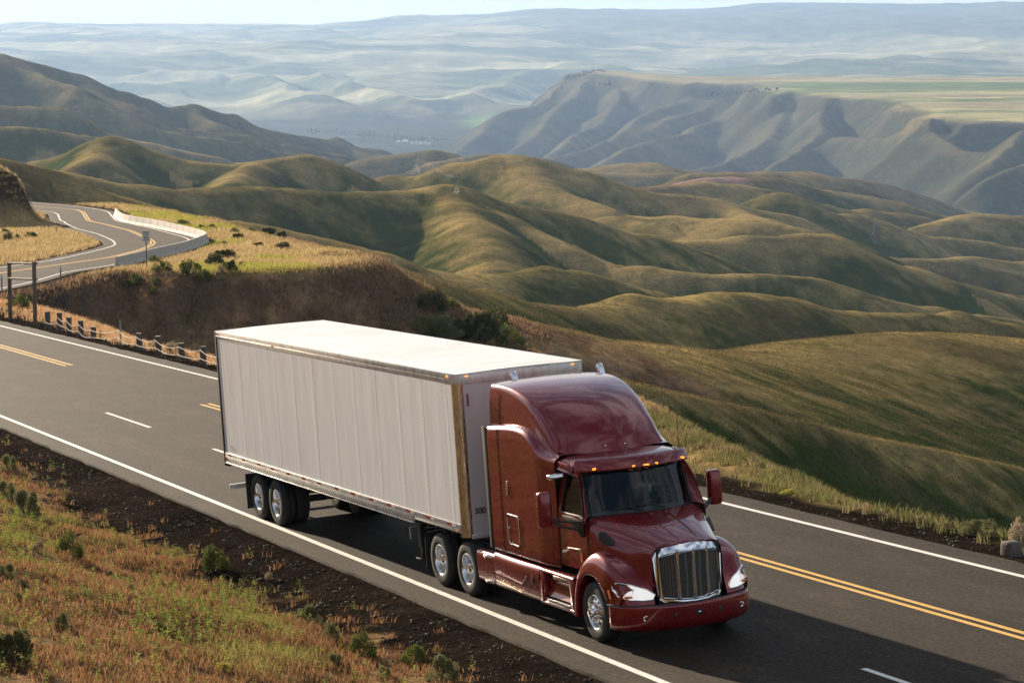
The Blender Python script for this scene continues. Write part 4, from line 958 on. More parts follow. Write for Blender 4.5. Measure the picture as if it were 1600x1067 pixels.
# ---- A pillars, doors, side glass
def door_side(s_):
    y0 = 1.125
    outer = [(3.80, 1.12), (4.86, 1.12), (4.90, 1.5), (4.90, 1.98), (4.86, 2.10), (4.64, 2.52), (4.50, 2.70), (4.38, 2.755), (3.80, 2.78)]
    hole = [(3.94, 2.03), (4.62, 2.03), (4.78, 2.00), (4.81, 2.05), (4.60, 2.46), (4.46, 2.60), (4.36, 2.64), (4.00, 2.655), (3.94, 2.60)]
    # subdivide both loops to the same count by angle about a centre inside the window
    cx, cz = 4.30, 2.28
    def ray_poly(poly, a):
        best = None
        dx, dz = math.cos(a), math.sin(a)
        for i in range(len(poly)):
            x1, z1 = poly[i]; x2, z2 = poly[(i + 1) % len(poly)]
            ex_, ez_ = x2 - x1, z2 - z1; den = dx * ez_ - dz * ex_
            if abs(den) < 1e-9: continue
            t = ((x1 - cx) * ez_ - (z1 - cz) * ex_) / den; u_ = ((x1 - cx) * dz - (z1 - cz) * dx) / den
            if t > 0 and -1e-6 <= u_ <= 1 + 1e-6 and (best is None or t > best): best = t
        return (cx + dx * best, cz + dz * best)
    angs = sorted(set([round(math.atan2(z - cz, x - cx), 5) for x, z in outer + hole] + [round(a_, 5) for a_ in np.linspace(-3.1, 3.1, 40)]))
    O = [ray_poly(outer, a) for a in angs]; I = [ray_poly(hole, a) for a in angs]
    def Y(x, z): return s_ * (y0 - .17 * max(0, (z - 2.0) / .75) ** 1.3 - .05 * max(0, x - 4.5))
    n = len(angs); rings = [O, [(o[0] * .5 + i[0] * .5, o[1] * .5 + i[1] * .5) for o, i in zip(O, I)], I]
    V = [(x, Y(x, z), z) for R_ in rings for x, z in R_]; V += [(x, Y(x, z) - s_ * .05, z) for x, z in I]
    F = [(r * n + k, r * n + (k + 1) % n, (r + 1) * n + (k + 1) % n, (r + 1) * n + k) for r in range(3) for k in range(n)]
    d_ = MB().add(V, F).build('door', M_RED, TC)
    MB().add([(x, Y(x, z) - s_ * .03, z) for x, z in I], [tuple(range(n))]).build('side_window', M_WIND, d_)
    MB().tube([(x, Y(x, z) - s_ * .004, z) for x, z in I + I[:1]], .014, 6, cap=False).build('window_seal', M_BLACK, d_)
    MB().tube([(x, Y(x, z) + s_ * .002, z) for x, z in ((3.86, 2.6), (3.85, 2.0), (3.85, 1.14))], .006, 5).build('door_seam', M_BLACK, d_)
    b = MB(); b.box((4.05, s_ * (y0 + .025), 1.365), (.17, .03, .045), .014); b.build('door_handle', M_CHROME, d_)
    MB().tube([(4.14, s_ * (y0 + .006), 1.44), (4.62, s_ * (y0 + .006), 1.47), (4.66, s_ * (y0 + .004), 1.25)], .008, 6).build('door_trim', M_POST, d_)
    MB().box((4.70, s_ * (y0 + .008), 1.34), (.03, .02, .17), .008).build('reflector', M_AMBER, d_)
    MB().prism([(4.05, 1.99), (4.84, 1.97), (4.83, 1.74), (4.76, 1.68), (4.62, 1.76), (4.35, 1.88), (4.05, 1.95)], 1, s_ * (y0 - .005), s_ * (y0 + .035), .012).build('mirror_base', M_BLACK, TC)
    # pillar skin between door and windscreen
    P = [[(4.90, s_ * 1.115, 1.98), (4.80, s_ * 1.03, 2.02), (4.72, s_ * .965, 2.02)], [(4.80, s_ * 1.10, 2.15), (4.68, s_ * 1.01, 2.2), (4.61, s_ * .955, 2.25)],
         [(4.62, s_ * 1.05, 2.52), (4.52, s_ * .98, 2.56), (4.47, s_ * .945, 2.6)], [(4.38, s_ * 1.01, 2.76), (4.40, s_ * .97, 2.78), (4.41, s_ * .93, 2.80)]]
    MB().patch(P, 4, 4).build('pillar', M_RED, TC)
    MB().prism([(3.5, 2.9), (4.25, 2.86), (4.38, 2.74), (3.8, 2.765), (3.5, 2.765)], 1, s_ * 1.035, s_ * 1.095, .02).build('roof_side', M_RED, TC)
for s_ in (-1, 1): door_side(s_)
# ---- hood
HD = [[(5.14,0,2.035),(5.09,.35,2.035),(4.96,.68,2.03),(4.82,.90,2.01),(4.82,1.03,1.955),(4.84,1.085,1.85),(4.86,1.11,1.6),(4.88,1.115,1.35),(4.88,1.115,1.1)],
      [(5.45,0,1.985),(5.42,.33,1.98),(5.32,.62,1.96),(5.22,.82,1.915),(5.20,.925,1.855),(5.22,.985,1.76),(5.25,1.03,1.58),(5.25,1.05,1.35),(5.25,1.05,1.1)],
      [(5.80,0,1.915),(5.78,.30,1.905),(5.70,.55,1.88),(5.62,.73,1.82),(5.60,.82,1.745),(5.62,.865,1.64),(5.65,.90,1.5),(5.65,.92,1.3),(5.65,.93,1.0)],
      [(6.15,0,1.825),(6.12,.27,1.815),(6.05,.49,1.785),(5.98,.64,1.725),(5.97,.71,1.65),(5.99,.745,1.55),(6.0,.775,1.4),(6.0,.79,1.2),(6.0,.80,.85)],
      [(6.44,0,1.735),(6.42,.24,1.725),(6.36,.44,1.70),(6.28,.575,1.645),(6.26,.63,1.575),(6.26,.655,1.48),(6.26,.66,1.3),(6.26,.66,1.1),(6.26,.66,.75)],
      [(6.52,0,1.70),(6.50,.24,1.69),(6.43,.44,1.665),(6.35,.565,1.615),(6.33,.615,1.55),(6.33,.635,1.46),(6.33,.64,1.3),(6.33,.64,1.1),(6.33,.64,.75)]]
hood = MB().patch(HD, 6, 5, mirror=True).build('hood', M_RED, TC, angle=50)
b = MB()                                             # creases that run down the hood
for s_ in (-1, 1):
    b.tube([(5.12, s_ * .20, 2.040), (5.45, s_ * .20, 1.990), (5.8, s_ * .19, 1.918), (6.15, s_ * .18, 1.828), (6.40, s_ * .17, 1.744)], .007, 6)
    b.tube([(4.97, s_ * .62, 2.034), (5.30, s_ * .57, 1.965), (5.68, s_ * .50, 1.885), (6.03, s_ * .46, 1.788), (6.34, s_ * .41, 1.708)], .009, 6)
b.build('hood_crease', M_RED, hood)
for s_ in (-1, 1):
    MB().tube([(4.93, s_ * 1.116, 1.12), (4.91, s_ * 1.116, 1.6), (4.87, s_ * 1.088, 1.86), (4.86, s_ * 1.035, 1.965), (4.87, s_ * .90, 2.018), (5.0, s_ * .68, 2.040), (5.13, s_ * .35, 2.048), (5.18, 0, 2.046)], .006, 5).build('hood_seam', M_BLACK, hood)
    MB().add([(x_, s_ * y_, z_) for e_ in (.016, -.06) for x_, y_, z_ in [(5.20, 1.018 + e_, 1.80), (5.25, .995 + e_, 1.82), (5.50, .925 + e_, 1.70), (5.53, .935 + e_, 1.63), (5.38, .990 + e_, 1.61), (5.23, 1.033 + e_, 1.69)]], [(0, 1, 2, 3, 4, 5)] + [(k, (k + 1) % 6, 6 + (k + 1) % 6, 6 + k) for k in range(6)]).build('hood_vent', M_BLACK, hood)
    MB().box((5.36, s_ * .14, 2.035), (.09, .05, .035), .012).build('hood_nozzle', M_RED, hood)
hlm = NT('headlight_reflector', rough=.25, col=(.92, .92, .92)); hlm.b.inputs['Emission Color'].default_value = (1, .97, .92, 1); hlm.b.inputs['Emission Strength'].default_value = .28; M_HEAD = hlm.m
# ---- fenders: swept arch over the front wheels
for s_ in (-1, 1):
    rows = []
    #  angle round the wheel from rear-bottom to front
    prof = [(4.44, .40), (4.47, .70), (4.60, 1.02), (4.85, 1.27), (5.20, 1.40), (5.55, 1.38), (5.86, 1.24), (6.10, 1.06), (6.26, .92)]
    arch = [(4.56, .34), (4.60, .66), (4.72, .90), (4.93, 1.08), (5.20, 1.14), (5.48, 1.08), (5.70, .90), (5.82, .66), (5.86, .42)]
    crown = [(4.52, .42, 1.02), (4.58, .74, 1.0), (4.72, 1.10, .99), (4.95, 1.38, .97), (5.24, 1.52, .93), (5.55, 1.49, .86), (5.86, 1.36, .80), (6.10, 1.17, .73), (6.28, 1.00, .68)]
    for (px, pz), (ax_, az), (cx_, cz_, cy) in zip(prof, arch, crown):
        rows.append([(cx_ + .02, s_ * (cy - .10), cz_ + .01), (cx_, s_ * (cy + .04), cz_ - .005), ((px + cx_) / 2, s_ * (1.13 if px < 5.9 else 1.06), (pz + cz_) / 2 + .015), (px * .8 + ax_ * .2, s_ * (1.215 if px < 5.9 else 1.16), pz * .8 + az * .2 + .01),
                     (px * .35 + ax_ * .65, s_ * (1.245 if px < 5.9 else 1.20), pz * .35 + az * .65), (ax_, s_ * (1.245 if px < 5.9 else 1.20), az), (ax_ + (.01 if ax_ < 5.2 else -.01), s_ * 1.19, az - .012), (ax_, s_ * .95, az - .01)])
    f_ = MB().patch(rows, 5, 4).build('fender', M_RED, TC, angle=55)
    # fender front face between arch and headlight
    MB().patch([[(5.86, s_ * 1.20, .42), (5.84, s_ * 1.235, .66), (5.88, s_ * 1.215, .86), (5.98, s_ * 1.18, 1.04)], [(6.02, s_ * 1.20, .42), (6.04, s_ * 1.20, .66), (6.06, s_ * 1.16, .84), (6.10, s_ * 1.10, 1.06)],
                [(6.2, s_ * 1.05, .42), (6.24, s_ * 1.03, .66), (6.22, s_ * 1.0, .84), (6.18, s_ * .95, 1.06)], [(6.36, s_ * .66, .42), (6.40, s_ * .66, .70), (6.36, s_ * .66, .86), (6.30, s_ * .66, 1.02)]], 4, 4).build('fender_nose', M_RED, f_)
    MB().box((5.905, s_ * 1.235, .90), (.035, .03, .16), .01, M=Matrix.Rotation(math.radians(-22), 3, 'Y').to_4x4()).build('turn_marker', M_AMBER, f_)
    # wheel well
    b = MB(); b.patch([[(x_, s_ * 1.17, z_), (x_, s_ * .6, z_ + .02)] for x_, z_ in arch], 3, 1); b.build('wheel_well', M_FRAME, f_)
    # headlight: body, lens, reflectors
    o_ = [(5.90, 1.175, 1.065), (6.06, 1.13, 1.10), (6.24, .98, 1.07), (6.37, .78, .99), (6.44, .665, .90), (6.42, .70, .82), (6.36, .86, .815), (6.24, 1.05, .835), (6.08, 1.165, .89), (5.97, 1.20, .97)]
    cen = np.mean([np.array(p) for p in o_], 0) + np.array([.06, .04, .0])
    n = len(o_); V = [(x_, s_ * y_, z_) for x_, y_, z_ in o_] + [(cen[0] * .6 + x_ * .4, s_ * (cen[1] * .6 + y_ * .4), cen[2] * .6 + z_ * .4) for x_, y_, z_ in o_] + [(cen[0], s_ * cen[1], cen[2])]
    F = [(k, (k + 1) % n, n + (k + 1) % n, n + k) for k in range(n)] + [(n + k, n + (k + 1) % n, 2 * n) for k in range(n)]
    hb = MB().add([(x_ - .0, y_ - s_ * .0, z_) for x_, y_, z_ in V], F).build('headlight', M_HEAD, TC)
    MB().add([(x_ + .015, y_ + s_ * .012, z_) for x_, y_, z_ in V], F).build('lens', M_LENS, hb)
    MB().tube([(x_ + .012, s_ * (y_ + .008), z_) for x_, y_, z_ in o_ + o_[:1]], .009, 6, cap=False).build('lamp_bezel', M_CHROME, hb)
    MB().lathe([(.0, .0), (.055, -.02), (.068, -.045), (.072, -.05)], (6.262, s_ * .945, .95), 'x', 20, sgn=-1).build('bulb_bowl', M_CHROME, hb)
    MB().box((6.225, s_ * 1.045, .875), (.10, .12, .04), .012).build('turn_lamp', M_AMBER, hb)
# cowl under the windscreen and firewall block so nothing shows through
MB().box((4.75, 0, 1.55), (.5, 2.0, .8), .05).build('cowl', M_FRAME, TC)
MB().box((5.5, 0, 1.15), (1.4, 1.25, .7), .05).build('engine', M_FRAME, TC)
# ---- grille
gz_t = [(0, 1.715), (.22, 1.705), (.42, 1.68), (.56, 1.635), (.615, 1.575)]
GO = [(y, z) for y, z in gz_t] + [(.615, 1.4), (.59, 1.0), (.565, .80), (.50, .745), (.25, .715), (0, .70)]
GI_ = [(0, 1.565), (.22, 1.558), (.40, 1.540), (.515, 1.505), (.543, 1.46)] + [(.543, 1.36), (.522, 1.0), (.50, .82), (.46, .785), (.24, .765), (0, .755)]
gx = lambda y: 6.56 - .26 * (abs(y) / .62) ** 2
def full(P): return P + [(-y, z) for y, z in P[::-1][1:-1]]
A_, B_ = full(GO), full(GI_); n = len(A_)
b = MB(); V = [(gx(y) - .06, y * 1.01, z) for y, z in A_] + [(gx(y) + .022 - .085 * sstep(1.45, 1.6, np.array(z)) , y, z) for y, z in A_] + [(gx(y) + .030 - .04 * sstep(1.45, 1.6, np.array(z)), (y + yi) / 2, (z + zi) / 2) for (y, z), (yi, zi) in zip(A_, B_)] + [(gx(y) + .018, y, z) for y, z in B_] + [(gx(y) - .03, y, z) for y, z in B_]
b.add(V, [(r * n + k, r * n + (k + 1) % n, (r + 1) * n + (k + 1) % n, (r + 1) * n + k) for r in range(4) for k in range(n)])
grille = b.build('grille', M_CHROME, TC)
for y0_, y1_ in ((-.530, -.28), (-.25, -.015), (.015, .25), (.28, .530)):
    ztop = lambda y: np.interp(abs(y), [0, .40, .53], [1.548, 1.525, 1.485]); zb = lambda y: np.interp(abs(y), [0, .24, .50], [.775, .785, .82])
    o_ = [(gx(y) - .012, y, z) for y, z in [(y0_ + .02, zb(y0_)), ((y0_ + y1_) / 2, zb((y0_ + y1_) / 2) - .004), (y1_ - .02, zb(y1_)), (y1_, zb(y1_) + .03), (y1_, ztop(y1_) - .04), (y1_ - .03, ztop(y1_)), (y0_ + .03, ztop(y0_)), (y0_, ztop(y0_) - .04), (y0_, zb(y0_) + .03)]]
    MB().add(o_, [tuple(range(len(o_)))]).build('grille_screen', M_MESH, grille, smooth=False)
    MB().tube([(x_ + .006, y_, z_) for x_, y_, z_ in o_ + o_[:1]], .008, 6, cap=False).build('screen_frame', M_CHROME, grille)
for y_ in (-.265, 0, .265):
    MB().patch([[(gx(y_) + .0, y_ - .015, .77), (gx(y_) + .03, y_ - .01, .765), (gx(y_) + .03, y_ + .01, .765), (gx(y_), y_ + .015, .77)], [(gx(y_) + .0, y_ - .013, 1.2), (gx(y_) + .028, y_ - .01, 1.2), (gx(y_) + .028, y_ + .01, 1.2), (gx(y_), y_ + .013, 1.2)],
                [(gx(y_) + .0, y_ - .026, 1.57), (gx(y_) + .03, y_ - .01, 1.59), (gx(y_) + .03, y_ + .01, 1.59), (gx(y_), y_ + .026, 1.57)]], 4, 3).build('grille_bar', M_CHROME, grille)
MB().box((6.36, 0, 1.18), (.02, 1.14, .9)).build('radiator', M_BLACK, grille)
# ---- bumper
by = [0, .3, .6, .85, 1.02, 1.14, 1.22, 1.25]; bx = [6.66, 6.64, 6.57, 6.47, 6.36, 6.22, 6.04, 5.88]
rows = []
for z_, ins in ((.73, .05), (.715, .01), (.68, .0), (.50, .0), (.40, .01), (.33, .05), (.30, .11)):
    rows.append([(x_ - ins, max(0, y_ - ins * .5 * (y_ > .9)), z_ - .0 * y_) for x_, y_ in zip(bx, by)])
bp = MB().patch(rows, 3, 4, mirror=True).build('bumper', M_RED, TC, solid=.012)
b = MB()
top = [(x_ - .06, y_, .725) for x_, y_ in zip(bx, by)]; b.tube([(x_ + .015, -y_, z_) for x_, y_, z_ in top[::-1]] + [(x_ + .015, y_, z_) for x_, y_, z_ in top[1:]], .018, 6); b.build('bumper_seal', M_BLACK, bp)
for s_ in (-1, 1):
    x_ = np.interp(.87, by, bx)
    MB().lathe([(.05, .02), (.052, -.012), (.042, -.018), (.036, .0), (.0, .012)], (x_ + .0, s_ * .87, .53), 'x', 20, sgn=-1).build('fog_lamp', M_CHROME, bp)
    MB().box((np.interp(.42, by, bx) + .004, s_ * .40, .545), (.02, .075, .085), .008).build('tow_pocket', M_BLACK, bp)
MB().box((6.655, 0, .56), (.03, .13, .075), .01).build('radar_cover', M_BLACK, bp)
MB().box((6.663, 0, .56), (.03, .05, .035), .008).build('lamp', M_CHROME, bp)
# ---- side skirts, tank cover and steps
for s_ in (-1, 1):
    def sk(xs4, name, extra=0):
        rows = [[(x_, s_ * (1.12), .99), (x_, s_ * 1.20, .985), (x_, s_ * (1.245 + e_), .93), (x_, s_ * (1.262 + e_), .82), (x_, s_ * (1.25 + e_), .64), (x_, s_ * (1.235 + e_), .46), (x_, s_ * 1.20, .37), (x_, s_ * 1.10, .33)] for x_, e_ in xs4]
        return MB().patch(rows, 3, 4).build(name, M_RED, TC, angle=60)
    tank = sk([(1.16, 0), (1.8, .012), (2.5, .012), (3.14, 0)], 'tank_fairing')
    MB().tube([(1.24, s_ * 1.268, .66), (2.40, s_ * 1.272, .60), (2.62, s_ * 1.27, .74), (2.52, s_ * 1.272, .76)], .012, 6).build('fairing_crease', M_RED, tank)
    MB().tube([(1.24, s_ * 1.262, .50), (2.36, s_ * 1.262, .44)], .010, 6).build('fairing_crease', M_POST, tank)
    MB().box((2.86, s_ * 1.262, .74), (.09, .02, .16), .012).build('filler_recess', M_BLACK, tank)
    # cab step unit with two recessed treads
    rows = [[(x_, s_ * 1.13, .995), (x_, s_ * 1.20, .99), (x_, s_ * 1.245, .965), (x_, s_ * 1.255, .93)] for x_ in (3.16, 3.4, 4.3, 4.50)]
    st = MB().patch(rows, 2, 3).build('step_panel', M_RED, TC)
    rows = [[(x_, s_ * 1.22, .86), (x_, s_ * (1.15), .80), (x_, s_ * (1.15), .62), (x_, s_ * 1.20, .52)] for x_ in (3.16, 3.6, 4.2, 4.48)]
    MB().patch(rows, 3, 4).build('step_recess', M_RED, st)
    rows = [[(x_, s_ * 1.19, .44), (x_, s_ * 1.25, .425), (x_, s_ * 1.25, .38), (x_, s_ * 1.17, .345), (x_, s_ * 1.1, .33)] for x_ in (3.16, 3.6, 4.2, 4.5)]
    MB().patch(rows, 3, 3).build('step_sill', M_RED, st)
    for x0_, x1_, z_ in ((3.52, 4.40, .905), (3.22, 4.44, .455)):
        b = MB(); m_ = (x0_ + x1_) / 2; o_ = [(x0_, 1.14), (x0_ + .08, 1.225), (x0_ + .28, 1.27), (x1_ - .28, 1.275), (x1_ - .06, 1.235), (x1_, 1.14)]
        b.prism([(x_, s_ * y_) for x_, y_ in o_], 2, z_ - .028, z_ + .022, .008); b.build('step', M_CHROME, st)
        b = MB()
        for q in np.arange(x0_ + .12, x1_ - .1, .045): b.box((q, s_ * 1.20, z_ + .026), (.018, .10, .012), .003)
        b.build('step_tread', M_TREAD, st)
    MB().prism([(3.16, .93), (3.3, .93), (3.3, .40), (3.16, .37)], 1, s_ * 1.15, s_ * 1.255, .02).build('step_end', M_RED, st)
    MB().prism([(4.34, .93), (4.5, .95), (4.5, .34), (4.40, .37)], 1, s_ * 1.15, s_ * 1.25, .02).build('step_end', M_RED, st)
    # short rear skirt behind the tank with two small steps
    rows = [[(x_, s_ * 1.10, .95), (x_, s_ * 1.20, .94), (x_, s_ * 1.25, .86), (x_, s_ * 1.25, .62), (x_, s_ * 1.22, .42), (x_, s_ * 1.12, .33)] for x_ in (.36, .5, .9, 1.14)]
    rs = MB().patch(rows, 2, 4).build('rear_skirt', M_RED, TC)
    for z_ in (.87, .43):
        MB().prism([(.62, s_ * 1.15), (.68, s_ * 1.26), (.84, s_ * 1.285), (1.02, s_ * 1.26), (1.08, s_ * 1.15)], 2, z_ - .025, z_ + .02, .008).build('step', M_CHROME, rs)
b = MB(); b.box((1.0, 0, .82), (5.6, .9, .22), .02); b.box((2.8, 0, .8), (3.2, 2.1, .3), .02); b.box((5.2, 0, .62), (.3, 1.4, .2), .03)
for x_ in (-1.52, -.20, 5.2): b.tube([(x_, -1.0, .5), (x_, 1.0, .5)], .085, 12)
b.box((-.86, 0, .72), (2.9, .86, .20), .02); b.lathe([(.0, .0), (.46, .0), (.46, -.07), (0, -.09)], (-.8, 0, .98), 'z', 24, sgn=-1)
for s_ in (-1, 1):
    b.box((-.86, s_ * .5, .62), (1.9, .12, .12), .02)
b.build('chassis', M_FRAME, TC)
for s_ in (-1, 1):
    MB().box((-2.22, s_ * .92, .58), (.02, .62, .70), .004).build('mud_flap', M_FLAP, TC)
    for x_ in (-1.52, -.20): wheel(TC, x_, s_ * 1.215, s_, 'dual')
    wheel(TC, 5.20, s_ * 1.185, s_, 'steer')
# ---- mirrors
for s_ in (-1, 1):
    m_ = MB().box((4.33, s_ * 1.60, 2.16), (.17, .24, .60), .055, 4).build('mirror', M_RED, TC)
    MB().box((4.238, s_ * 1.60, 2.16), (.012, .19, .54), .005).build('mirror_glass', M_CHROME, m_)
    b = MB(); b.tube([(4.62, s_ * 1.14, 1.80), (4.45, s_ * 1.36, 1.86), (4.36, s_ * 1.54, 1.98)], .022, 8); b.tube([(4.72, s_ * 1.14, 1.92), (4.50, s_ * 1.38, 1.96), (4.38, s_ * 1.55, 2.02)], .018, 8)
    b.build('mirror_arm', M_BLACK, m_)
    if s_ < 0:
        MB().tube([(4.20, -1.08, 2.70), (4.20, -1.30, 2.72)], .016, 6).build('look_down_arm', M_BLACK, TC)
        MB().box((4.20, -1.30, 2.67), (.16, .28, .09), .035, 3).build('look_down_mirror', M_CHROME, TC)
# antennas, wipers, stacks
for s_ in (-1, 1):
    b = MB(); b.tube([(4.22, s_ * 1.03, 2.78), (4.20, s_ * 1.04, 3.25), (4.16, s_ * 1.05, 3.70)], [.008, .006, .004], 5); b.box((4.22, s_ * 1.04, 2.80), (.06, .05, .09), .015); b.build('antenna', M_BLACK, TC)
    b = MB(); b.tube([(5.10 - .02, s_ * .12 - .25 * (s_ > 0) * 0, 2.06), (5.03, s_ * .36, 2.13), (4.95, s_ * .62, 2.115)] if s_ < 0 else [(5.05, .30, 2.06), (5.03, .05, 2.13), (5.06, -.22, 2.15)], .011, 6)
    b.build('wiper', M_BLACK, TC)
    # chrome exhaust stack behind the sleeper
    sy = -.42 if s_ < 0 else 1.19; sx_ = .74 if s_ < 0 else .96
    st = [(sx_, sy, .95), (sx_, sy, 3.4), (sx_, sy, 3.90)] + [(sx_ - .18 * (1 - math.cos(t)), sy, 3.90 + .18 * math.sin(t)) for t in (.4, .8, 1.1)]
    MB().tube(st, [.062] * 3 + [.064, .066, .068], 20).build('exhaust_stack', M_CHROME, TC)
# ---- inside the cab
MB().box((4.0, 0, 1.25), (1.6, 2.1, .10), .01).build('cab_floor', M_INT, TC)
MB().box((3.25, 0, 2.1), (.05, 2.1, 1.6), .01).build('bulkhead', M_SEAT, TC)
b = MB(); b.patch([[(4.98,0,2.0),(4.93,.35,2.0),(4.80,.68,1.99),(4.66,.92,1.98)], [(4.72,0,2.02),(4.68,.35,2.05),(4.62,.68,2.04),(4.55,1.0,2.0)], [(4.48,0,1.92),(4.48,.35,1.97),(4.5,.68,1.95),(4.5,1.02,1.92)], [(4.44,0,1.5),(4.44,.35,1.5),(4.44,.68,1.5),(4.44,1.03,1.5)]], 4, 4, mirror=True)
b.build('dashboard', NT('dashboard_grey', rough=.6, col=(.30, .31, .31)).m, TC)
for y_ in (-.62, .56):
    b = MB(); b.box((3.85, y_, 1.62), (.52, .52, .14), .05, 3); b.box((3.55, y_, 2.0), (.14, .50, .72), .05, 3); b.box((3.52, y_, 2.43), (.10, .28, .18), .04, 3); b.box((3.85, y_, 1.42), (.3, .3, .3), .02)
    b.build('seat', M_SEAT, TC)
b = MB(); Ms = Matrix.Translation((4.30, .56, 1.98)) @ Matrix.Rotation(math.radians(-55), 4, 'Y')
ring = [Ms @ Vector((.22 * math.cos(t), .22 * math.sin(t), 0)) for t in np.linspace(0, 2 * math.pi, 33)]
b.tube(ring, .017, 8, cap=False); b.tube([ring[0], ring[16]], .014, 6); b.tube([Ms @ Vector((0, 0, 0)), (4.52, .56, 1.86)], .03, 8)
b.build('steering_wheel', M_BLACK, TC)
# ================================================================ DRIVER
PER = troot('person', (3.85, .56, 1.70)); tag(PER, 'driver in a dark jacket and white shirt behind the steering wheel', 'person')
OFF = (3.85, .56, 1.70)
def skin(name, V, E, Rr, mat, parent, sub=2, root=0):
    me = bpy.data.meshes.new(name); me.from_pydata([(x - OFF[0], y - OFF[1], z - OFF[2]) for x, y, z in V], E, []); me.update(); me.materials.append(mat)
    o = bpy.data.objects.new(name, me); COL.objects.link(o); o.parent = parent
    md = o.modifiers.new('skin', 'SKIN'); md.use_smooth_shade = True
    lay = me.skin_vertices[0].data
    for i, r in enumerate(Rr): lay[i].radius = (r, r) if not hasattr(r, '__len__') else r; lay[i].use_root = (i == root)
    s = o.modifiers.new('sub', 'SUBSURF'); s.levels = sub; s.render_levels = sub; return o
M_SKIN = NT('skin', rough=.55, col=(.52, .30, .20)).m; M_JACK = NT('dark_jacket', rough=.85, col=(.04, .042, .05)).m; M_SHIRT = NT('white_shirt', rough=.8, col=(.75, .75, .74)).m; M_HAIR = NT('dark_hair', rough=.8, col=(.03, .022, .016)).m
y0 = .56
V = [(3.82,y0,1.76),(3.80,y0,1.95),(3.80,y0,2.15),(3.82,y0,2.27),(3.85,y0,2.34),(3.88,y0,2.42),(3.89,y0,2.50),(3.88,y0,2.56),
     (3.83,y0-.19,2.24),(3.95,y0-.26,2.02),(4.20,y0-.20,2.02),(4.28,y0-.19,2.07),
     (3.83,y0+.19,2.24),(3.95,y0+.26,2.00),(4.16,y0+.18,2.05),(4.24,y0+.15,2.11),
     (4.10,y0-.10,1.74),(4.34,y0-.14,1.74),(4.40,y0-.14,1.40),(4.10,y0+.10,1.74),(4.34,y0+.14,1.74),(4.40,y0+.14,1.40)]
E = [(0,1),(1,2),(2,3),(3,4),(4,5),(5,6),(6,7),(3,8),(8,9),(9,10),(10,11),(3,12),(12,13),(13,14),(14,15),(0,16),(16,17),(17,18),(0,19),(19,20),(20,21)]
Rr = [(.15,.12),(.15,.11),(.17,.12),(.12,.09),.055,.075,.085,.06,.07,.05,.038,.03,.07,.05,.038,.03,.085,.07,.05,.085,.07,.05]
body = skin('body', V, E, Rr, M_SKIN, PER)
# face
b = MB(); b.tube([(3.965,y0,2.50),(3.99,y0,2.47),(3.97,y0,2.455)], [.008,.014,.012], 6); b.build('nose', M_SKIN, body, off=OFF)
for s_ in (-1, 1):
    MB().lathe([(.0,0),(.010,.002),(.012,.008)], (3.968, y0+s_*.032, 2.505), 'x', 8, sgn=-1).build('eye', M_HAIR, body, off=OFF)
    MB().box((3.88, y0+s_*.085, 2.48), (.03,.014,.05), .006).build('ear', M_SKIN, body, off=OFF)
MB().box((3.968, y0, 2.43), (.01,.045,.008), .003).build('mouth', NT('lips', rough=.6, col=(.35,.14,.11)).m, body, off=OFF)
hr = MB(); hr.patch([[(3.88+.098*math.cos(p)*math.cos(t)-.012, y0+.092*math.cos(p)*math.sin(t), 2.505+.10*math.sin(p)) for t in np.linspace(.9, 2*math.pi-.9, 9)] for p in np.linspace(-.5, 1.5, 6)], 2, 2); hr.build('hair', M_HAIR, PER, off=OFF)
hr = MB(); hr.lathe([(.097,0),(.085,.05),(.05,.085),(0,.098)], (3.872, y0, 2.52), 'z', 16); hr.build('hair', M_HAIR, PER, off=OFF)
# hands: palm and five fingers closed over the rim
for s_, (hx, hy, hz_) in ((-1, (4.30, y0-.18, 2.09)), (1, (4.26, y0+.14, 2.13))):
    Vh = [(hx-.03,hy,hz_-.02),(hx+.01,hy,hz_),(hx+.04,hy,hz_+.005)]; Eh = [(0,1),(1,2)]; Rh = [(.028,.018),(.036,.014),(.036,.012)]
    skin('palm', Vh, Eh, Rh, M_SKIN, body)
    for q, ln in zip((-.028,-.009,.010,.028), (.036,.042,.040,.032)):
        skin('finger', [(hx+.035,hy+q,hz_+.004),(hx+.035+ln*.6,hy+q*1.1,hz_+.012),(hx+.04+ln,hy+q*1.1,hz_-.008),(hx+.03+ln,hy+q,hz_-.028)], [(0,1),(1,2),(2,3)], [.009,.009,.008,.007], M_SKIN, body, 1)
    skin('thumb', [(hx,hy-s_*.030,hz_),(hx+.03,hy-s_*.05,hz_-.012),(hx+.055,hy-s_*.045,hz_-.026)], [(0,1),(1,2)], [.011,.010,.008], M_SKIN, body, 1)
# clothing: jacket over torso, sleeves, trousers, shirt collar
jk = [(3.82,y0,1.76),(3.80,y0,1.95),(3.80,y0,2.15),(3.82,y0,2.265),(3.83,y0-.19,2.24),(3.95,y0-.26,2.02),(4.17,y0-.205,2.02),(3.83,y0+.19,2.24),(3.95,y0+.26,2.00),(4.13,y0+.19,2.045)]
skin('jacket', jk, [(0,1),(1,2),(2,3),(3,4),(4,5),(5,6),(3,7),(7,8),(8,9)], [(.17,.14),(.165,.125),(.185,.135),(.13,.095),.083,.062,.05,.083,.062,.05], M_JACK, PER)
skin('trousers', [(3.82,y0,1.74),(4.10,y0-.10,1.74),(4.34,y0-.14,1.74),(4.40,y0-.14,1.42),(4.10,y0+.10,1.74),(4.34,y0+.14,1.74),(4.40,y0+.14,1.42)], [(0,1),(1,2),(2,3),(0,4),(4,5),(5,6)], [(.17,.12),.095,.08,.06,.095,.08,.06], M_JACK, PER)
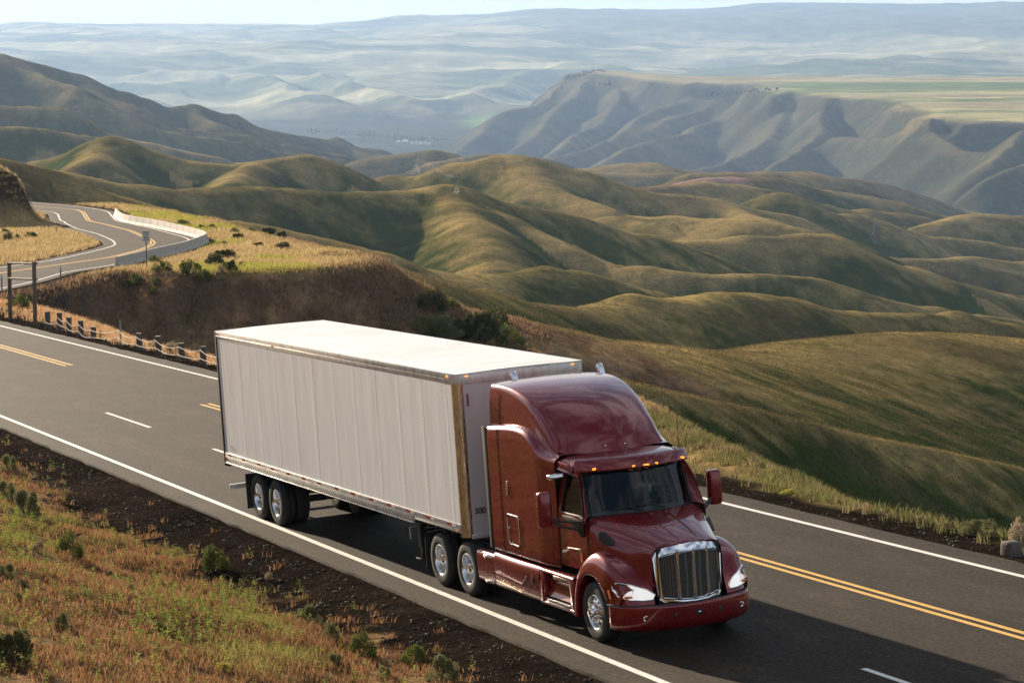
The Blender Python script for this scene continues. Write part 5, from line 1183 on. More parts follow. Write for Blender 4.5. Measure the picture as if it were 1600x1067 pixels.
b = MB(); b.patch([[(3.90,y0-.07,2.33),(3.945,y0-.035,2.31),(3.955,y0,2.30),(3.945,y0+.035,2.31),(3.90,y0+.07,2.33)],[(3.93,y0-.05,2.26),(3.965,y0-.03,2.24),(3.975,y0,2.22),(3.965,y0+.03,2.24),(3.93,y0+.05,2.26)],[(3.95,y0-.02,2.16),(3.965,y0-.01,2.15),(3.97,y0,2.145),(3.965,y0+.01,2.15),(3.95,y0+.02,2.16)]], 3, 3); b.build('shirt_collar', M_SHIRT, PER, off=OFF, solid=.004)
# ================================================================ ROADSIDE THINGS
def ground_hits(uv, dmin, dmax, n=500):
    """where the sight lines through photo points meet the ground (used once, to survey real positions)"""
    uv = np.asarray(uv, float); t = dmin * (dmax / dmin) ** np.linspace(0, 1, n)
    P = np.array([at(u, v, 1.0) for u, v in uv])                 # per metre of depth
    X = P[:, None, 0] * t; Y = P[:, None, 1] * t; Z = P[:, None, 2] * t
    Hh = height(X.ravel(), Y.ravel()).reshape(X.shape)
    below = Z < Hh; out = []
    for i in range(len(uv)):
        k = int(np.argmax(below[i])) if below[i].any() else n - 1
        k0 = max(k - 1, 0); a = Z[i, k0] - Hh[i, k0]; b = Z[i, k] - Hh[i, k]; s = a / (a - b) if a != b else 0
        tt = t[k0] + s * (t[k] - t[k0]); out.append((P[i, 0] * tt, P[i, 1] * tt, P[i, 2] * tt))
    return np.array(out)
def wood(name, c):
    P = NT(name, rough=.85, col=c); n = P.noise(P.coord('Object'), 6, 5, .7, vec_scale=(3, 3, .4)); P.base(P.ramp(n, [(.3, tuple(q * .5 for q in c)), (.7, tuple(q * 1.4 for q in c))])); P.bump(n, .5, .02); return P.m
M_WOOD = wood('weathered_timber', (.16, .115, .08)); M_POSTW = wood('old_post_timber', (.13, .105, .085))
M_GALV = NT('galvanised_steel', rough=.45, col=(.35, .34, .33), metal=.7).m
def conc():
    P = NT('concrete', rough=.8, col=(.5, .47, .42)); co = P.coord('Object'); n = P.noise(co, 1.6, 6, .7); s_ = P.noise(co, 3, 5, .7, vec_scale=(2, 2, .3))
    P.base(P.mix(.6, P.ramp(n, [(.3, (.42, .37, .30)), (.7, (.62, .56, .47))]), P.ramp(s_, [(.4, (.60, .57, .52)), (.62, (.30, .27, .23))]))); P.bump(n, .3, .02); return P.m
M_CONC = conc()
# ---- concrete barriers round the outside of the far bend
prof = [(-.30, 0), (-.30, .08), (-.17, .30), (-.085, .84), (.085, .84), (.17, .30), (.30, .08), (.30, 0)]
def barrier_mesh(Ls):
    b = MB(); b.prism(prof, 1, -Ls / 2, Ls / 2, .018); return b
path = resample(H_BAR, 8); path[:, 0] += .38
seglen = np.r_[0, np.cumsum(np.hypot(*np.diff(path[:, :2], axis=0).T))]
LS = 3.05; nb = int(seglen[-1] // LS); first = None
ORD = 'first second third fourth fifth sixth seventh eighth ninth tenth eleventh twelfth thirteenth fourteenth fifteenth sixteenth seventeenth eighteenth nineteenth twentieth'.split()
ORD += ['twenty-' + q for q in ORD[:9]] + ['thirtieth'] + ['thirty-' + q for q in ORD[:9]]
place = lambda d: ('concrete barrier section, the first at the near end of the line beside the speed sign' if d == 0 else
                   'last concrete barrier section at the far end of the line round the bend' if d == nb - 1 else
                   ORD[d] + ' concrete barrier section counted from the near end of the line by the speed sign')
for k in range(nb):
    m0, m1 = k * LS, (k + 1) * LS - .10
    p0 = np.array([np.interp(m0, seglen, path[:, j]) for j in range(2)]); p1 = np.array([np.interp(m1, seglen, path[:, j]) for j in range(2)])
    c = (p0 + p1) / 2; d = p1 - p0; z0, z1 = hz(p0[1]), hz(p1[1])
    if first is None:
        o = barrier_mesh(LS - .10).build('concrete_barrier', M_CONC, smooth=False); first = o
    else:
        o = first.copy(); COL.objects.link(o)
    o.location = (c[0], c[1], (z0 + z1) / 2 - .04); o.rotation_euler = (math.atan2(z1 - z0, np.hypot(*d)), 0, math.atan2(-d[0], d[1]))
    tag(o, place(k), 'barrier', 'concrete barriers round the far bend')
# ---- cable fence on old posts beside the road
pb = [(75,517),(92,523),(107,527),(126,532),(145,537),(188,547),(218,552),(248,558),(283,565),(317,572),(352,580),(388,589)]
G = []
for u, v in pb:                       # they stand a little outside the far edge line
    xt_ = None
    for q in np.linspace(-78, -25, 400):
        y_ = FAR(q) + 1.75; p = tw([q, y_, 0]); uu = 800 + FPX * p[0] / (p[1] * cp - p[2] * sp)
        if uu >= u: xt_ = q; break
    y_ = FAR(xt_) + 1.75; p = tw([xt_, y_, 0]); z = float(height(np.array([p[0]]), np.array([p[1]]))[0]); G.append((p[0], p[1], z))
G = np.array(G)
fe = empty('cable_fence', tuple(G[0])); tag(fe, 'two slack pale cables strung along short dark wooden posts at the road edge', 'fence')
def at_fence(b): b.V = [(x - G[0][0], y - G[0][1], z - G[0][2]) for x, y, z in b.V]; return b
tops = []
for k, (x, y, z) in enumerate(G):
    if k == 5: 
        b = MB().tube([(x, y, z - .2), (x, y, z + 1.0)], .03, 8); at_fence(b).build('post', M_GALV, fe, off=(0, 0, 0)); tops.append((x, y, z + .62)); continue
    hgt = [.74, .80, .68, .66, .5, 0, .66, .70, .62, .66, .62, .6][k]; tl = random.uniform(-.05, .05)
    b = MB().tube([(x, y, z - .3), (x + tl, y + tl, z + hgt)], [.125, .115], 10); at_fence(b).build('post', M_POSTW, fe, off=(0, 0, 0)); tops.append((x + tl, y + tl, z + hgt - .12))
for lev in (0.0, -.30):
    pts = []
    for k in range(0 if lev else 1, len(tops) - 1):
        a, b_ = np.array(tops[k]), np.array(tops[k + 1]); s_ = random.uniform(.06, .18) if not lev else random.uniform(.03, .10)
        for t in np.linspace(0, 1, 8)[:-1]: p = a + (b_ - a) * t; pts.append((p[0] - .1, p[1] - .14, p[2] + lev - s_ * 4 * t * (1 - t) + random.uniform(-.02, .02)))
    pts.append((tops[-1][0] - .1, tops[-1][1] - .14, tops[-1][2] + lev)); b = MB().tube(pts, .011, 6)
    at_fence(b).build('cable', NT('bleached_rope', rough=.8, col=(.66, .60, .50)).m, fe, off=(0, 0, 0))
# ---- timber frame, sign, marker posts
S = ground_hits([(55,507),(15,489),(229,418.5),(95,437),(3,455),(113,321),(163,329),(88,366)], 90, 400)
dh = 124.; pr, pl = at(55, 507, dh), at(16, 491, dh * 1.035)
zr = float(height(np.array([pr[0]]), np.array([pr[1]]))[0]); zl = float(height(np.array([pl[0]]), np.array([pl[1]]))[0])
fr_ = empty('timber_frame', tuple(pr)); tag(fr_, 'brown wooden frame of two tall posts and two crossbars standing left of the road', 'frame')
rel = lambda p: tuple(np.array(p) - pr)
top_r, top_l = at(54, 409, dh), at(14, 408, dh * 1.035)
MB().box(rel(((pr[0]), pr[1], (top_r[2] + min(pr[2], zr) - .3) / 2)), (.16, .16, top_r[2] - min(pr[2], zr) + .3), .01).build('post', M_WOOD, fr_, off=(0, 0, 0))
MB().box(rel(((pl[0]), pl[1], (top_l[2] + min(pl[2], zl) - .3) / 2)), (.16, .16, top_l[2] - min(pl[2], zl) + .3), .01).build('post', M_WOOD, fr_, off=(0, 0, 0))
for dz in (-.08, -.78):
    a = rel((top_l[0] - .05, top_l[1], top_l[2] + dz)); b_ = rel((top_r[0] + .08, top_r[1], top_r[2] + dz))
    MB().tube([a, b_], .055, 6).build('crossbar', M_WOOD, fr_, off=(0, 0, 0))
sp_ = at(229, 418.5, 217.5); sg = empty('speed_limit_sign', (sp_[0], sp_[1], sp_[2])); tag(sg, 'white speed limit 35 sign on a dark post in front of the concrete barrier', 'road sign')
MB().box((0, 0, 1.25), (.07, .05, 2.9), .005).build('post', M_GALV if False else black_mat('dark_steel_post', .05, .6), sg, off=(0, 0, 0))
pn = MB().prism([(-.31, 2.06), (.31, 2.06), (.31, 2.84), (-.31, 2.84)], 1, -.045, -.03, .0).build('sign_panel', NT('sign_white', rough=.45, col=(.72, .72, .70)).m, sg, off=(0, 0, 0), smooth=False)
M_INK = NT('sign_black_ink', rough=.5, col=(.012, .012, .012)).m
def sgn_txt(t, size, z):
    return text_mesh('lettering', t, size, M_INK, pn, Matrix(((1, 0, 0, 0), (0, 0, -1, -.047), (0, 1, 0, z), (0, 0, 0, 1))), .001)
sgn_txt('SPEED', .165, 2.68); sgn_txt('LIMIT', .165, 2.52); sgn_txt('35', .42, 2.15)
MB().tube([(-.285, -.047, 2.085), (.285, -.047, 2.085), (.285, -.047, 2.815), (-.285, -.047, 2.815), (-.285, -.047, 2.085)], .006, 4, cap=False).build('border', M_INK, pn, off=(0, 0, 0))
mk = ['thin dark marker post beside the far road, right of the timber frame', 'thin dark marker post at the left margin, left of the timber frame', 'thin marker post on the far edge of the bend beyond the road',
      'short marker post just left of the far barrier end', 'stubby post on the inner verge of the far bend']
for (x, y, z), lb, h_ in zip(S[3:], mk, (1.0, 1.15, .75, .7, .75)):
    o = empty('marker_post', (x, y, z)); tag(o, lb, 'marker post')
    MB().box((0, 0, h_ / 2 - .1), (.085, .05, h_ + .2), .008).build('post', M_WOOD, o, off=(0, 0, 0)); MB().box((0, -.03, h_ - .12), (.07, .012, .12), .004).build('reflector', M_WTAPE, o, off=(0, 0, 0))
# ---- power line
M_STEEL = NT('pylon_steel', rough=.5, col=(.22, .20, .16), metal=0).m
def pylon(base, h, rot, label, wood_=False):
    o = empty('power_pylon', tuple(base)); o.rotation_euler = (0, 0, rot); tag(o, label, 'pylon')
    b = MB(); w0, w1 = h * .16, h * .075; t_ = h * .0085
    hw = h * .62
    legs = [((sx * w0, sy * w0, -1), (sx * w1 * .6, sy * w1 * .6, hw)) for sx in (-1, 1) for sy in (-1, 1)]
    for k, (a, c) in enumerate(legs): MB().tube([a, c], t_ * 1.5, 4).build('leg', M_STEEL, o, off=(0, 0, 0))
    def lerp(a, c, t): return tuple(a[i] + (c[i] - a[i]) * t for i in range(3))
    for i in range(5):
        t0, t1 = i / 5, (i + 1) / 5
        for p, q in ((0, 1), (2, 3), (0, 2), (1, 3)):
            b.tube([lerp(*legs[p], t0), lerp(*legs[q], t1)], t_, 4); b.tube([lerp(*legs[q], t0), lerp(*legs[p], t1)], t_, 4)
    aw = h * .26
    for s_ in (-1, 1):
        b.tube([(s_ * w1 * .6, 0, hw), (s_ * aw * .72, 0, h * .94)], t_ * 1.5, 4); b.tube([(s_ * w1 * .1, 0, hw), (s_ * aw * .5, 0, h * .94)], t_, 4); b.tube([(s_ * w1 * .8, 0, hw * 1.15), (s_ * aw * .5, 0, h * .94)], t_, 4)
    b.build('lattice', M_STEEL, o, off=(0, 0, 0), weld=False)
    c = MB(); c.tube([(-aw, 0, h * .94), (aw, 0, h * .94)], t_ * 2, 4); c.tube([(-aw * .6, 0, h * .94), (-aw * .45, 0, h), (aw * .45, 0, h), (aw * .6, 0, h * .94)], t_, 4); c.build('crossarm', M_STEEL, o, off=(0, 0, 0))
    Mz = Matrix.Translation(Vector([float(q) for q in base])) @ Matrix.Rotation(rot, 4, 'Z'); tips = []
    for k, q in enumerate((-aw * .95, 0, aw * .95)):
        MB().tube([(q, 0, h * .94), (q, 0, h * .86)], t_ * 1.4, 5).build('insulator', M_STEEL, o, off=(0, 0, 0)); tips.append(tuple(Mz @ Vector((q, 0, h * .86))))
    return tips
PY = [(651, 273, 18, .9, 'farthest lattice pylon, small against the valley behind the hills'), (676, 270, 11, .9, 'small pylon between the farthest one and the one on the central ridge'), (713.5, 303, 18, .8, 'lattice pylon standing on the central hill crest, wires dipping to its right'),
      (969, 337.5, 19, .6, 'lattice pylon in the saddle of the hills above the truck roof'), (1366, 380, 18, .5, 'lattice pylon among the hills at the right')]
PB = ground_hits([(p[0], p[1]) for p in PY], 600, 6000, 900); tips = []
for (u, v, h, r_, lb), g_ in zip(PY, PB):
    h = {651: 31, 676: 14, 713.5: 30, 969: 38.5, 1366: 46}[u] * g_[1] / FPX
    tips.append(pylon(g_, h, r_, lb)); 
tips.append([tuple(at(1700, 440, 1300) + np.array([k * 3, 0, 0])) for k in (-1, 0, 1)])
for a, b_, w_ in ((0, 1, .1), (1, 2, .1), (2, 3, 1), (3, 4, 1), (4, 5, .6)):
    for k in range(3):
        p, q = np.array(tips[a][k]), np.array(tips[b_][k]); Ld = np.linalg.norm(q - p); pts = []
        for t in np.linspace(0, 1, 26): c = p + (q - p) * t; c[2] -= min(14, Ld * .035) * w_ * 4 * t * (1 - t); pts.append(tuple(c))
        dm = (p[1] + q[1]) / 2; w = MB().tube(pts, .000022 * dm, 4).build('power_line', NT('line_wire', rough=.9, col=(.15, .14, .11), metal=0).m if (a, k) == (0, 0) else bpy.data.materials['line_wire'])
        tag(w, ('leftmost', 'middle', 'rightmost')[k] + ' of the three ' + ('power lines between the two farthest small pylons', 'lines from the middle small pylon to the central ridge pylon', 'lines sagging between the central ridge pylon and the saddle pylon', 'lines from the saddle pylon to the rightmost pylon', 'lines leaving the rightmost pylon toward the right margin')[a], 'power line', 'power lines strung between the pylons')
# ---- sheds of the town on the valley floor
sheds = [(623, 223.5, 7, 3.4, 'long white shed at the left end of the row on the valley floor'), (633, 223, 9, 3.2, 'white shed second from the left on the valley floor'), (643, 226, 5, 4, 'tall white shed near the middle of the row on the valley floor'), (650, 227, 5, 4.6, 'square white shed in the middle of the valley floor row'),
         (657, 226.5, 5, 4, 'white shed right of the middle of the valley floor row'), (664, 227, 5, 4.4, 'pale shed second from the right on the valley floor'), (671, 227.5, 5, 3.4, 'small pale shed at the right end of the valley floor row')]
SB = ground_hits([(s_[0], s_[1]) for s_ in sheds], 7500, 12000, 500); M_SHED = NT('white_sheet_wall', rough=.6, col=(.80, .80, .78)).m; M_SHR = NT('pale_sheet_roof', rough=.4, col=(.78, .78, .77)).m
for (u, v, w, h, lb), g_ in zip(sheds, SB):
    k = g_[1] / FPX; o = empty('warehouse', tuple(g_)); tag(o, lb, 'warehouse'); ww, hh, dd = w * k, h * k, w * k * 1.5
    MB().box((0, dd / 2, hh * .4 - 1), (ww, dd, hh * .8 + 2)).build('wall', M_SHED, o, off=(0, 0, 0), smooth=False)
    MB().prism([(-.52 * ww, hh * .8), (.52 * ww, hh * .8), (0, hh * 1.1)], 1, -dd * .02, dd * 1.02).build('roof', M_SHR, o, off=(0, 0, 0), smooth=False)
    MB().box((-ww * .1, -.4, hh * .25), (ww * .3, .5, hh * .5)).build('door', M_GALV, o, off=(0, 0, 0), smooth=False)
# ---- a squat block at the right verge
bk = ground_hits([(1580, 868)], 40, 90)[0]
o = MB().box((0, 0, .10), (.34, .30, .36), .07, 3, M=Matrix.Rotation(.5, 4, 'Z')).build('boulder', M_POSTW, None, off=(0, 0, 0)); o.location = tuple(bk); tag(o, 'squat dark stone block among dry stalks at the right verge', 'stone')
# ================================================================ PLANTS
def leaf_mat(name, attr=True, trans=.45, rough=.7):
    m = bpy.data.materials.new(name); m.use_nodes = True; t = m.node_tree; t.nodes.clear(); N = t.nodes.new
    o = N('ShaderNodeOutputMaterial'); d = N('ShaderNodeBsdfDiffuse'); tr = N('ShaderNodeBsdfTranslucent'); mx = N('ShaderNodeMixShader'); vc = N('ShaderNodeVertexColor'); vc.layer_name = 'tint'
    oi = N('ShaderNodeObjectInfo'); hs = N('ShaderNodeHueSaturation'); mp = N('ShaderNodeMapRange'); t.links.new(oi.outputs['Random'], mp.inputs[0]); mp.inputs[3].default_value = .8; mp.inputs[4].default_value = 1.25
    t.links.new(mp.outputs[0], hs.inputs['Value']); t.links.new(vc.outputs[0], hs.inputs['Color'])
    mx.inputs[0].default_value = trans
    t.links.new(hs.outputs[0], d.inputs[0]); t.links.new(hs.outputs[0], tr.inputs[0]); t.links.new(d.outputs[0], mx.inputs[1]); t.links.new(tr.outputs[0], mx.inputs[2]); t.links.new(mx.outputs[0], o.inputs[0]); return m
M_GRASS = leaf_mat('dry_grass_blades', trans=.42); M_LEAF = leaf_mat('shrub_leaves', trans=.30)
M_STEM = wood('woody_stem', (.12, .09, .065))
def blades(P, hgt, wid, lean, tint, rng):
    """P (n,3) roots; returns verts, tri faces, colours. Each blade: a bent two-piece strip"""
    n = len(P); a = rng.uniform(0, 2 * np.pi, n); dx, dy = np.cos(a), np.sin(a); b = rng.uniform(0, 2 * np.pi, n); lx, ly = np.cos(b) * lean, np.sin(b) * lean
    z = np.zeros(n); V = np.empty((n, 5, 3)); w = wid / 2
    V[:, 0] = P + np.stack([-dx * w, -dy * w, z - .02], 1); V[:, 1] = P + np.stack([dx * w, dy * w, z - .02], 1)
    m = P + np.stack([lx * hgt * .35, ly * hgt * .35, hgt * .6], 1)
    V[:, 2] = m + np.stack([dx * w * .75, dy * w * .75, z], 1); V[:, 3] = m + np.stack([-dx * w * .75, -dy * w * .75, z], 1)
    V[:, 4] = P + np.stack([lx * hgt, ly * hgt, hgt], 1)
    i = np.arange(n)[:, None] * 5; F = np.concatenate([i + [0, 1, 2], i + [0, 2, 3], i + [3, 2, 4]], 0)
    C = np.repeat(np.hstack([tint, np.ones((n, 1))])[:, None], 5, 1); return V.reshape(-1, 3), F, C.reshape(-1, 4)
def project(X, Y, Z):
    dz = Y * cp - Z * sp; return 800 + FPX * X / dz, 533.5 + FPX * (-(Z * cp) - Y * sp) / dz, dz
def scatter(n, xr, tr, side, rng, keep):
    x = rng.uniform(*xr, n); t = rng.uniform(*tr, n); y = (EDGE(x) - .5 - t) if side < 0 else (FAR(x) + .75 + t)
    p = tw(np.stack([x, y, np.zeros(n)], 1)); X, Y = p[:, 0], p[:, 1]; u_, v_, _ = project(X, Y, p[:, 2]); m = (u_ > -160) & (u_ < 1760) & (v_ < 1500) & (Y > 18) & keep(x, t, X, Y)
    X, Y, x, t = X[m], Y[m], x[m], t[m]; Z = height(X, Y); return X, Y, Z, x, t
rng = np.random.default_rng(5)
def c3(*a): return np.array(a)
# ---- foreground slope grass
def fg_keep(x, t, X, Y):
    g = fbm(X / 2.4, Y / 2.4, 4, 201); g2 = fbm(X / .5, Y / .5, 3, 205)
    ew = 2.15 + 2.2 * (g - .5)
    return rng.uniform(0, 1, len(x)) < sstep(-.5, .6, t - ew + 1.4 * (g2 - .5)) * (.25 + .75 * sstep(.30, .50, fbm(X / .9, Y / .9, 3, 371))) + .015
X, Y, Z, xt_, tt_ = scatter(150000, (-95, 24), (.7, 26), -1, rng, fg_keep)
pat = fbm(X / 1.7, Y / 1.7, 3, 301); pat2 = fbm(X / 4.5 + 7, Y / 4.5, 3, 311); nb_ = 11
R_ = np.repeat(np.arange(len(X)), nb_); k = len(R_)
rootj = rng.normal(0, .055, (k, 2)); Pn = np.stack([X[R_] + rootj[:, 0], Y[R_] + rootj[:, 1], Z[R_]], 1)
un, vn, _ = project(X, Y, Z)
grn = (sstep(.60, .70, pat) * .6 * sstep(.45, .65, pat2) + sstep(1.0, .3, np.hypot((un - 420) / 130, (vn - 1010) / 70)) * sstep(.42, .56, pat) + sstep(1., .4, np.hypot((un - 45) / 60, (vn - 830) / 60)) * .5)[R_]
grn = np.clip(grn, 0, 1) * (rng.uniform(0, 1, k) < .85)
rnd = rng.uniform(0, 1, (k, 1)); dry = c3(.18, .088, .042) * (1 - rnd) + c3(.40, .24, .12) * rnd; dk = sstep(.60, .72, pat)[R_][:, None]
dry = dry * (1 - dk) + c3(.12, .070, .040) * dk
tint = dry * (1 - grn[:, None]) + (c3(.20, .20, .06) * (1 - rnd) + c3(.40, .36, .12) * rnd) * grn[:, None]
tall = 1 + 1.1 * (sstep(1.0, .2, np.hypot((un - 430) / 150, (vn - 1020) / 70)))[R_]
V, F, C = blades(Pn, rng.uniform(.04, .15, k) * tall * (.7 + .6 * pat2[R_]), rng.uniform(.008, .018, k) * 1.2, rng.uniform(.2, .8, k), tint, rng)
o = np_mesh('dry_grass', V, F, M_GRASS, colors={'tint': C}); tag(o, kind='stuff')
# ---- leafy green weeds scattered through it
sel = rng.choice(len(X), 1900, replace=False, p=(lambda w: w / w.sum())(.12 + 1.3 * sstep(1., .2, np.hypot((un - 350) / 190, (vn - 980) / 75)) + .8 * sstep(1, .2, np.hypot((un - 30) / 70, (vn - 850) / 70)) + .15 * sstep(.5, .6, pat)))
Vs = []; Fs = []; Cs = []; off = 0
for i in sel:
    nl = 16; hh = rng.uniform(.10, .32); zz = np.sort(rng.uniform(.02, hh, nl)); aa = rng.uniform(0, 6.28, nl); rr = .05 * (1.1 - zz / hh) + .012; s_ = rng.uniform(.016, .032, nl)
    cx, cy, cz = X[i] + rr * np.cos(aa), Y[i] + rr * np.sin(aa), Z[i] + zz
    ca, sa = np.cos(aa), np.sin(aa)
    q = np.empty((nl, 4, 3)); q[:, 0] = np.stack([cx - ca * s_, cy - sa * s_, cz - s_ * .5], 1); q[:, 1] = np.stack([cx - sa * s_ * .6, cy + ca * s_ * .6, cz], 1); q[:, 2] = np.stack([cx + ca * s_, cy + sa * s_, cz + s_ * .6], 1); q[:, 3] = np.stack([cx + sa * s_ * .6, cy - ca * s_ * .6, cz], 1)
    Vs.append(q.reshape(-1, 3)); Fs.append(off + np.arange(nl * 4).reshape(nl, 4)); off += nl * 4
    r = rng.uniform(0, 1); Cs.append(np.tile([*(c3(.20, .27, .06) * (1 - r) + c3(.42, .46, .11) * r), 1], (nl * 4, 1)))
o = np_mesh('green_weeds', np.vstack(Vs), np.vstack(Fs), M_GRASS, colors={'tint': np.vstack(Cs)}); tag(o, kind='stuff')
# ---- verge grass on the valley side and the grassy bank behind the road
def far_keep(x, t, X, Y):
    g = fbm(X / 2.4, Y / 2.4, 4, 201); return rng.uniform(0, 1, len(x)) < sstep(.9, 2.2, t - 1.6 * (g - .5)) * np.where(x < -12, 1.0, .55) * (.3 + .7 * sstep(.4, .55, g))
X2, Y2, Z2, x2, t2 = scatter(42000, (-100, 22), (.4, 15), 1, rng, far_keep); nb_ = 8; R_ = np.repeat(np.arange(len(X2)), nb_); k = len(R_)
pat = fbm(X2 / 2.2, Y2 / 2.2, 3, 331)
j = rng.normal(0, .07, (k, 2)); Pn = np.stack([X2[R_] + j[:, 0], Y2[R_] + j[:, 1], Z2[R_]], 1)
rnd = rng.uniform(0, 1, (k, 1)); warm = (sstep(-36, -44, x2))[R_][:, None]; gsel = (sstep(.42, .58, pat)[R_] * (rng.uniform(0, 1, k) < .8))[:, None]
tint = (c3(.15, .125, .06) * (1 - rnd) + c3(.27, .21, .11) * rnd) * (1 - gsel) + (c3(.085, .095, .032) * (1 - rnd) + c3(.17, .165, .06) * rnd) * gsel
tint = tint * (1 - warm) + (c3(.38, .22, .12) * (1 - rnd) + c3(.55, .38, .22) * rnd) * warm
V, F, C = blades(Pn, rng.uniform(.10, .30, k), rng.uniform(.012, .028, k), rng.uniform(.2, .8, k), tint, rng)
o = np_mesh('verge_grass', V, F, M_GRASS, colors={'tint': C}); tag(o, kind='stuff')
# ---- grass on the knoll and its cut face
n = 60000; u_ = rng.uniform(-60, 860, n); d_ = rng.uniform(186, 345, n); X3 = (u_ - 800) / FPX * d_; Y3 = d_
sd = poly_sd(X3, Y3, KNOLL); out = np.maximum(X3 - h_out(Y3) - 2.2, h_inn(Y3) - 1.6 - X3)
m = (sd < 22) & (out > 0) & (rng.uniform(0, 1, n) < np.where(sd < 0, .95, .8)); X3, Y3, sd, u_ = X3[m], Y3[m], sd[m], u_[m]; Z3 = height(X3, Y3)
nb_ = 6; R_ = np.repeat(np.arange(len(X3)), nb_); k = len(R_); pat = fbm(X3 / 7 + 2, Y3 / 12, 3, 171)
j = rng.normal(0, .16, (k, 2)); Pn = np.stack([X3[R_] + j[:, 0], Y3[R_] + j[:, 1], Z3[R_]], 1); rnd = rng.uniform(0, 1, (k, 1))
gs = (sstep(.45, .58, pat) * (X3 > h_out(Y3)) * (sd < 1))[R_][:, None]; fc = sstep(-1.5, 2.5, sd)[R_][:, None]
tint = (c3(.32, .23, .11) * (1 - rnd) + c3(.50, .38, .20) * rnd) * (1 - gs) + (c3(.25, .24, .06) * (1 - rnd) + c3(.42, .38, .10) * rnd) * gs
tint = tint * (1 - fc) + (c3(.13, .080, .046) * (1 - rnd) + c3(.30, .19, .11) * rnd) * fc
V, F, C = blades(Pn, rng.uniform(.16, .42, k), rng.uniform(.03, .07, k), rng.uniform(.2, .7, k), tint, rng)
o = np_mesh('knoll_grass', V, F, M_GRASS, colors={'tint': C}); tag(o, kind='stuff')
# ---- rough grass clumps over the near spurs on the valley side
n = 150000; u_ = rng.uniform(560, 1720, n); d_ = 66 * (520 / 66) ** rng.uniform(0, 1, n) ; X6 = (u_ - 800) / FPX * d_; Y6 = d_
xt6, yt6, _z = plane_xy(X6, Y6); m = (yt6 - FAR(xt6) > 9); X6, Y6, d_ = X6[m], Y6[m], d_[m]; Z6, I6 = height(X6, Y6, True); uu, vv2, _ = project(X6, Y6, Z6)
m = (vv2 > 395) & (I6['knoll'] > 2); X6, Y6, Z6, d_ = X6[m], Y6[m], Z6[m], d_[m]; cr6 = I6['crest'][m]
nb_ = 3; R_ = np.repeat(np.arange(len(X6)), nb_); k = len(R_); sc = (d_ / 250)[R_]
a1 = bnoise(X6, Y6, d_, .04, 4, 101); a2 = bnoise(X6, Y6, d_, .012, 4, 111)
j = rng.normal(0, .10, (k, 2)) * (.6 + sc[:, None]); Pn = np.stack([X6[R_] + j[:, 0], Y6[R_] + j[:, 1], Z6[R_]], 1); rnd = rng.uniform(0, 1, (k, 1))
wt_ = np.clip(cr6 * 1.35 + (a1 - .5) * 1.8 + (a2 - .5) * 1.5 - .2, 0, 1)[R_][:, None]; wt_ = np.clip(wt_ + (rnd - .5) * .5, 0, 1)
tint = (c3(.042, .055, .015) * (1 - rnd) + c3(.095, .11, .032) * rnd) * (1 - wt_) + (c3(.17, .125, .055) * (1 - rnd) + c3(.31, .23, .12) * rnd) * wt_
V, F, C = blades(Pn, rng.uniform(.07, .20, k) * (.6 + .4 * sc), rng.uniform(.03, .07, k) * (.35 + .75 * sc), rng.uniform(.2, .9, k), tint, rng)
o = np_mesh('hillside_grass', V, F, leaf_mat('hillside_blades', trans=.18), colors={'tint': C}); tag(o, kind='stuff')
# ---- loose stones on the gravel shoulders
bm = bmesh.new(); bmesh.ops.create_icosphere(bm, subdivisions=1, radius=1.0); IV = np.array([v.co[:] for v in bm.verts]); IF = np.array([[v.index for v in f.verts] for f in bm.faces]); bm.free()
def st_keep(x, t, X, Y): return rng.uniform(0, 1, len(x)) < sstep(.05, .5, t) * sstep(4.5, 2., t)
X4, Y4, Z4, x4, t4 = scatter(30000, (-95, 24), (.05, 4.5), -1, rng, st_keep)
X5, Y5, Z5, x5, t5 = scatter(7000, (-95, 24), (.1, 3.2), 1, rng, lambda x, t, X, Y: rng.uniform(0, 1, len(x)) < 1)
X4, Y4, Z4 = np.r_[X4, X5], np.r_[Y4, Y5], np.r_[Z4, Z5]; n = len(X4); sz = .006 + .035 * rng.uniform(0, 1, n) ** 9 + .009 * rng.uniform(0, 1, n)
S3 = np.stack([sz * rng.uniform(.7, 1.4, n), sz * rng.uniform(.7, 1.4, n), sz * rng.uniform(.5, .9, n)], 1)
V = (IV[None] * S3[:, None] * rng.uniform(.75, 1.2, (n, len(IV), 1)) + np.stack([X4, Y4, Z4 + sz * .3], 1)[:, None]).reshape(-1, 3); F = (IF[None] + (np.arange(n) * len(IV))[:, None, None]).reshape(-1, 3)
r = rng.uniform(0, 1, (n, 1)) ** 2.5; cc = c3(.020, .015, .012) * (1 - r) + c3(.14, .11, .08) * r; C = np.repeat(np.hstack([cc, np.ones((n, 1))])[:, None], len(IV), 1).reshape(-1, 4)
ms_ = NT('loose_stone', rough=.85); ms_.base(ms_.n('VertexColor', layer_name='tint').outputs[0])
o = np_mesh('gravel', V, F, ms_.m, colors={'tint': C}); tag(o, kind='stuff')

